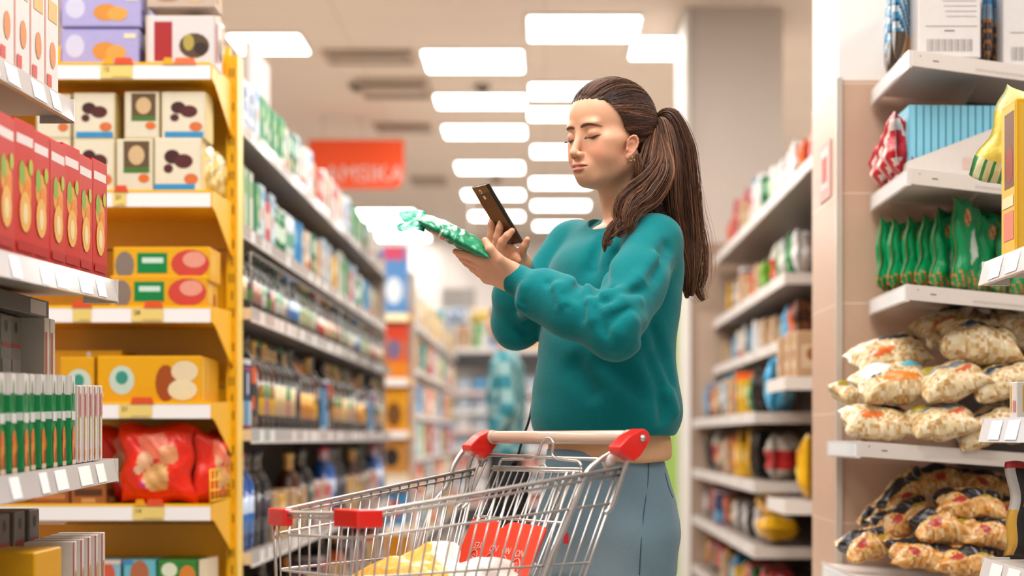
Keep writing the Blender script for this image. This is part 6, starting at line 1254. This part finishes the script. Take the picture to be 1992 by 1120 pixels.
def crimp(name, c, outv, n=13, wdt=.050, ln=.034):
    rows = 7; vs = []; cols = []
    for k in range(rows):
        for i in range(n):
            s = i/(n-1)*2-1; z = pk3*(.0028*math.sin(i*1.1+k*.7)); vs.append(c+(pk2*.80+up*.30-pk_ax*.05)*(s*(wdt+.006*k/rows))+outv*(ln*k/(rows-1)*(1+.18*math.sin(i*.9)))+z-up*(.010*(k/rows)**2 if name else 0))
    fs = [(k*n+i, k*n+i+1, (k+1)*n+i+1, (k+1)*n+i) for k in range(rows-1) for i in range(n-1)]
    cl = [lin(('#19a077', '#b5e6d6', '#2aa880', '#6fcbb0')[int(abs(math.sin(i*2.3+k*k*1.7)*3.99))]) for k in range(rows-1) for i in range(n-1)]
    mb = MB(); mb.add([tuple(v) for v in vs], fs, cl, True); o = mb.build('crimped_end', M_film(), pk)
    md = o.modifiers.new('thick', 'SOLIDIFY'); md.thickness = .0006; return o
crimp('a', (pk_a+pk_b)/2-pk_ax*.068-up*.004, (-pk_ax+Vector((-.35, 0, -.12))).normalized(), ln=.048, wdt=.046); crimp('b', (pk_a+pk_b)/2+pk_ax*.070, pk_ax, wdt=.024, ln=.010)
# ================================================================== the shopping trolley
cart = empty('shopping_cart', (-.17, 3.1, 0)); tag(cart, 'chrome wire shopping cart with beige handle bar and bright red plastic corners', 'shopping cart')
CD, CS = Vector((-.8, -.6, 0)), Vector((-.6, .8, 0)); NRc = Vector((.16, 3.1, 0))
NRt, NFt, FFt, FRt = P(1212, 909, 3.085), P(698, 1000, 2.83), P(532, 996, 3.08), P(926, 911, 3.51)
NRb, NFb, FFb, FRb = Vector((.005, 3.04, .50)), Vector((-.335, 2.87, .57)), Vector((-.50, 3.09, .57)), Vector((-.235, 3.36, .50))
CH = M_chrome()
def vr(z, a, b): return a.lerp(b, (a.z-z)/(a.z-b.z))
mb = MB()
def ring(k, r):                                # horizontal wire at share k of the height, open at the rear
    a, b, c, d = NRt.lerp(NRb, k), NFt.lerp(NFb, k), FFt.lerp(FFb, k), FRt.lerp(FRb, k); mb.tube(round_path([a, b, c, d], .03), r, n=7)
ring(0, .0042); ring(.035, .0026); ring(.17, .0026)
for k in (.45, .62, .80, 1.0): ring(k, .0024)
def fence(a0, a1, b0, b1, n, r=.0019, t0=0.):
    for i in range(n): t = (i+.5)/n; mb.tube([a0.lerp(a1, t), b0.lerp(b1, t)], r, n=5)
fence(NRt, NFt, NRb, NFb, 21); fence(FRt, FFt, FRb, FFb, 21); fence(NFt, FFt, NFb, FFb, 8)
fence(NRb, NFb, FRb, FFb, 16); fence(NRb, FRb, NFb, FFb, 9)
for a, b in ((NRt, NRb), (FRt, FRb), (NFt, NFb), (FFt, FFb)): mb.tube([a, b], .0030, n=7)
wbuild(mb, 'wire_basket', CH, cart)
# tubular frame: from the handle brackets down past the basket to the chassis
mb = MB()
nt_ = [P(1206, 874, 3.09), P(1190, 880, 3.09), P(1145, 914, 3.055), P(1121, 970, 3.04), P(1095, 1034, 3.03), P(1068, 1093, 3.02), Vector((-.03, 3.0, .60)), Vector((-.06, 3.0, .35)), Vector((-.05, 3.02, .18))]
ft_ = [P(925, 858, 3.50), P(905, 872, 3.49), P(882, 906, 3.475), P(868, 948, 3.46), P(838, 990, 3.44), P(808, 1087, 3.40), Vector((-.29, 3.36, .55)), Vector((-.31, 3.33, .35)), Vector((-.29, 3.34, .18))]
for q in (nt_, ft_): mb.tube(smooth_path(q, 5), .0054, n=9)
mb.tube(smooth_path([P(1224, 888, 3.08), P(1213, 915, 3.08), P(1199, 959, 3.08), P(1191, 983, 3.08), P(1177, 999, 3.075)], 5), .0050, n=8)
mb.tube(smooth_path([P(925, 872, 3.51), P(912, 905, 3.51), P(908, 950, 3.50), P(900, 975, 3.50), P(890, 988, 3.49)], 5), .0050, n=8)
A1, A2, B1, B2 = Vector((-.05, 3.02, .18)), Vector((-.45, 2.93, .16)), Vector((-.29, 3.34, .18)), Vector((-.52, 3.03, .16))
mb.tube(round_path([A1-CD*.12, A2, B2, B1-CD*.12], .05), .009, n=9); mb.tube([A1, B1], .008, n=8); mb.tube([NFb, A2+Vector((.03, .01, 0))], .007, n=8); mb.tube([FFb, B2+Vector((.02, .01, 0))], .007, n=8)
wbuild(mb, 'frame', mat('bright_tube', '#cfcac5', rough=.28, metal=.8), cart)
for k, c in enumerate((A1-CD*.10, B1-CD*.10, A2+Vector((.02, .01, 0)), B2+Vector((.02, .01, 0)))):
    w_ = Vector((c.x, c.y, 0)); mb = MB(); mb.M = Matrix.Translation(Vector((c.x, c.y, .055))) @ Matrix.Rotation(math.atan2(CD.y, CD.x), 4, 'Z') @ Matrix.Rotation(R(90), 4, 'X'); mb.lathe([(.050, -.012), (.055, -.010), (.055, .010), (.050, .012)], '#55524f', 20, c=(0, 0, 0)); wh = wbuild(mb, 'wheel', M_paint(), cart)
    mb = MB(); mb.M = Matrix.Translation(Vector((c.x, c.y, 0))) @ Matrix.Rotation(math.atan2(CD.y, CD.x), 4, 'Z'); mb.box(-.012, -.018, .05, .012, -.014, .17, '#b9b4b0'); mb.box(-.012, .014, .05, .012, .018, .17, '#b9b4b0'); mb.box(-.014, -.018, .165, .014, .018, .172, '#b9b4b0'); o = mb.build('fork', CH, wh); o.matrix_parent_inverse = Matrix.Translation(-Vector(cart.location))@Matrix.Identity(4) if False else Matrix.Identity(4)
# handle bar
H0, H1 = NRc+CS*(-.004)+Vector((0, 0, .9495)), NRc+CS*.452+Vector((0, 0, .9495))
mb = MB(); mb.tube([H0, H0.lerp(H1, .5), H1], .0132, '#e6c6b0', 20); mb.tube([H0, H0+CS*.012], .0146, '#d8b7a2', 20); mb.tube([H1-CS*.012, H1], .0146, '#d8b7a2', 20); wbuild(mb, 'handle_bar', mat('handle_plastic', rough=.28, attr=True, coat=.3), cart)
RED = mat('red_plastic', rough=.25, attr=True, coat=.35, spec=.5)
def bracket(base, th):
    mb = MB(); poly = [(.0175*math.cos(a), .950+.0175*math.sin(a)) for a in np.linspace(R(-150), R(60), 12)]
    poly = [(-.0175*math.cos(a)-.002, .948+.0175*math.sin(a)) for a in np.linspace(R(-50), R(100), 10)]+[(.030, .953), (.056, .932), (.054, .922), (.018, .905), (.004, .914)]
    v = []
    for s_ in (-th/2, th/2):
        for u, z in poly: q = base+CD*u+CS*s_; v.append((q.x, q.y, z))
    n = len(poly); mb.add(v, [tuple(range(n)), tuple(range(2*n-1, n-1, -1))]+[(i, n+i, n+(i+1) % n, (i+1) % n) for i in range(n)], '#ee2418')
    o = wbuild(mb, 'handle_bracket', RED, cart); m_ = o.modifiers.new('b', 'BEVEL'); m_.width = .003; m_.segments = 3
    for s_ in (-1, 1):
        mb = MB(); c = base+CS*(s_*th/2)+Vector((0, 0, .948)); mb.tube([c, c+CS*(s_*.0025)], .0062, '#8d8884', 14); mb.tube([c+CS*(s_*.0025), c+CS*(s_*.004)], .003, '#55504c', 8); b_ = mb.build('bolt', CH, o); b_.parent = o
    return o
bracket(NRc+CS*-.020, .034); bracket(NRc+CS*.468, .034)
# red corner buffers
def buffer(corner, da, db, la, lb, name):
    da, db = da.normalized(), db.normalized(); mb = MB(); o_ = .010; out = -(da+db); pts = []
    c = Vector((corner.x, corner.y, 0)); na = Vector((da.y, -da.x, 0)); na = na if na.dot(db) < 0 else -na; nb = Vector((db.y, -db.x, 0)); nb = nb if nb.dot(da) < 0 else -nb
    outer = [c+da*la+na*o_, c+na*o_-da*.002, c+(na+nb)*o_*.72, c+nb*o_-db*.002, c+db*lb+nb*o_]; inner = [c+db*lb-nb*.008, c-(na+nb)*.008+(da+db)*.004, c+da*la-na*.008]
    poly = outer+inner; v = []; n = len(poly)
    for z in (corner.z-.024, corner.z+.008): v += [(q.x, q.y, z) for q in poly]
    mb.add(v, [tuple(range(n))[::-1], tuple(range(n, 2*n))]+[(i, (i+1) % n, n+(i+1) % n, n+i) for i in range(n)], '#ee2418')
    o = wbuild(mb, 'corner_buffer', RED, cart); m_ = o.modifiers.new('b', 'BEVEL'); m_.width = .003; m_.segments = 2; return o
buffer(NFt, FFt-NFt, NRt-NFt, .072, .042, 'n'); buffer(FFt, NFt-FFt, FRt-FFt, .062, .03, 'f')
# rear flap, seat wires, hinge rod and hubs
FT, NT = P(960, 913, 3.46), P(1132, 918, 3.14); FB_, NB_ = FT+CD*.20+Vector((0, 0, -.40)), NT+CD*.20+Vector((0, 0, -.40))
mb = MB(); mb.tube([FT, NT], .0032, n=7); mb.tube([FT+Vector((0, 0, .006)), NT+Vector((0, 0, .006))], .0026, n=7)
for k in (.24, .60, 1.0): mb.tube([FT.lerp(FB_, k), NT.lerp(NB_, k)], .0028, n=7)
for i in range(14): t = i/13; mb.tube([FT.lerp(NT, t), FB_.lerp(NB_, t)], .0021, n=5)
wbuild(mb, 'rear_flap', CH, cart)
def onf(px, py): t = (px-960)/(1132-960); Y = 3.46+(3.14-3.46)*t; return P(px, py, Y)
mb = MB(); mb.tube(round_path([onf(966, 950), onf(971, 905), onf(975, 893), onf(1036, 893), onf(1048, 882), onf(1053, 862), onf(1062, 852), onf(1072, 852), onf(1077, 862), onf(1073, 884), onf(1082, 892), onf(1126, 897), onf(1131, 905), onf(1128, 920)], .010, 5), .0030, n=8)
mb.tube(round_path([onf(1047, 913), onf(1050, 905), onf(1060, 903), onf(1064, 912)], .006), .0022, n=6)
for a, b in (((1126, 918), (1085, 1030)), ((1112, 918), (1098, 985))): mb.tube([onf(*a)+CD*.01, onf(*b)+CD*.03], .0032, n=6)
for k in (0, 12): mb.tube(smooth_path([P(936+k, 892, 3.47), P(930+k, 905, 3.46), P(916+k*.5, 950, 3.45), P(908+k*.3, 976, 3.45), P(898, 990, 3.44)], 4), .0026, n=6)
wbuild(mb, 'seat_wires', CH, cart)
HA, HB = P(944, 884, 3.47), P(1182, 894, 3.10); mb = MB(); mb.tube([HA, HB], .0034, n=8); wbuild(mb, 'hinge_rod', CH, cart)
for c, s_ in ((P(939, 886, 3.475), 1), (P(1184, 897, 3.09), 1)): mb = MB(); mb.ell((c.x, c.y, c.z), (.013, .016, .017), '#d9cdc4', 14, 10); mb.tube([c+Vector((.004, 0, .012)), c+Vector((-.004, 0, -.024))], .0085, '#d4c8bf', 12); wbuild(mb, 'hinge_hub', mat('hub_plastic', rough=.35, attr=True), cart)
# red card on the flap
def flp(a, k, off=.006): return FT.lerp(NT, a).lerp(FB_.lerp(NB_, a), k)+CD*off+Vector((0, 0, .001))
pts2 = [(.035, .255), (.30, .252), (.345, .262), (.36, .285), (.42, .288), (.47, .262), (.50, .255), (.86, .262), (.90, .28), (.90, .66), (.035, .66)]
def pan(a0, k0, k1, name): pass
mb = MB(); v = [tuple(flp(a, k, .005)) for a, k in pts2]+[tuple(flp(a, k, .009)) for a, k in pts2]; n = len(pts2)
mb.add(v, [tuple(range(n)), tuple(range(2*n-1, n-1, -1))]+[(i, n+i, n+(i+1) % n, (i+1) % n) for i in range(n)], '#f23a1c'); card = wbuild(mb, 'red_card', mat('red_card', rough=.4, attr=True), cart)
e1 = (NT-FT).normalized(); e3 = (FB_-FT).normalized(); nn = e1.cross(-e3).normalized()
def cm(a, k): m = Matrix((e1, -e3, nn)).transposed().to_4x4(); m.translation = flp(a, k, .0105); return m
for s_, a in (('YES', .235), ('NO', .43), ('NO', .58), ('NO', .735)):
    o = text_mesh('lettering', s_, .021, M_print(), card, cm(a, .372+.03*a) @ Matrix.Rotation(math.pi, 4, 'Z'), '#f7c9bc', .0003); 
for j, a in enumerate((.225, .42, .575, .735)):
    mb = MB(); c = cm(a, .445+.03*a); q = lambda x, y: c @ Vector((x, y, 0)); r_ = .0185
    mb.tube([q(r_*math.cos(t), r_*1.15*math.sin(t)) for t in np.linspace(0, 2*math.pi, 22)[:-1]], .0012, '#f6b8a8', 5, closed=True)
    fig = [[(-.006, -.008), (-.003, .004), (.003, .006), (.006, -.009)], [(-.009, .009), (.009, -.009), (0, 0), (.009, .008), (-.008, -.010)], [(-.008, -.009), (0, .010), (.008, -.008), (-.004, .002)], [(-.009, .007), (.002, -.010), (.009, .006)]][j]
    mb.tube([q(*f) for f in fig], .0015, '#f6b8a8', 5); mb.tube([q(.006*math.cos(t), .009+.003*math.sin(t)) for t in np.linspace(0, 6.28, 8)[:-1]], .0009, '#f6b8a8', 4, closed=True)
    o = mb.build('pictogram', M_print(), card)
mb = MB(); c = P(1100, 1045, 3.12); mb.box(c.x-.004, c.y-.004, c.z-.012, c.x+.006, c.y+.004, c.z+.008, '#d8101c'); wbuild(mb, 'coin_lock', RED, cart)
# ---- goods in the trolley
def cheese(u, v, s): return '#f0b23c' if .12 < v < .93 and u < .80 else ('#f3e2c4' if u < .86 else '#f7efe2')
o = bag_mb(.26, .20, .10, cheese, 3, nu=26, nv=22, wr=1.0).build('bread_bag', M_film()); o.location = (-.225, 3.00, .622); o.rotation_euler = (R(-66), R(-20), R(12)); tag(o, 'yellow food bag lying in the front of the shopping cart', 'bag')
def chips(u, v, s): return '#f0e3da' if v > .50 else ('#e8794a' if (math.sin(u*40)*math.sin(v*37) > .1) else '#f2c9a8')
o = bag_mb(.27, .20, .11, chips, 6, nu=30, nv=26, wr=1.3).build('bread_bag', M_film()); o.location = (-.085, 3.06, .568); o.rotation_euler = (R(-50), R(-3), R(22)); tag(o, 'white and orange food bag lying in the shopping cart against the red card', 'bag')
# ---- black shoulder bag
sb = empty('shoulder_bag', P(990, 960, 3.60)); tag(sb, 'small black shoulder bag on a thin strap, seen through the cart wires', 'bag')
L0 = Vector(sb.location); c = P(990, 965, 3.60)-L0; mb = MB(); mb.box(-.038, -.02, -.068, .042, .02, .058, '#161215', b=.010); mb.box(-.040, -.023, .012, .044, .022, .060, '#1d171a', b=.006); mb.build('pouch', mat('black_leather', rough=.5, attr=True, bump=(60, .3, .002)), sb)
mb = MB(); mb.tube(smooth_path([P(1039, 760, 3.60)-L0, P(1031, 810, 3.60)-L0, P(1018, 850, 3.60)-L0, P(1009, 880, 3.60)-L0, P(1002, 905, 3.60)-L0], 5), .0028, '#1d1719', 6); mb.build('strap', M_matte(), sb)
mb = MB(); mb.tube([P(1006, 886, 3.598)-L0, P(998, 908, 3.598)-L0], .006, '#141012', 8); mb.build('buckle', M_gloss(), sb)
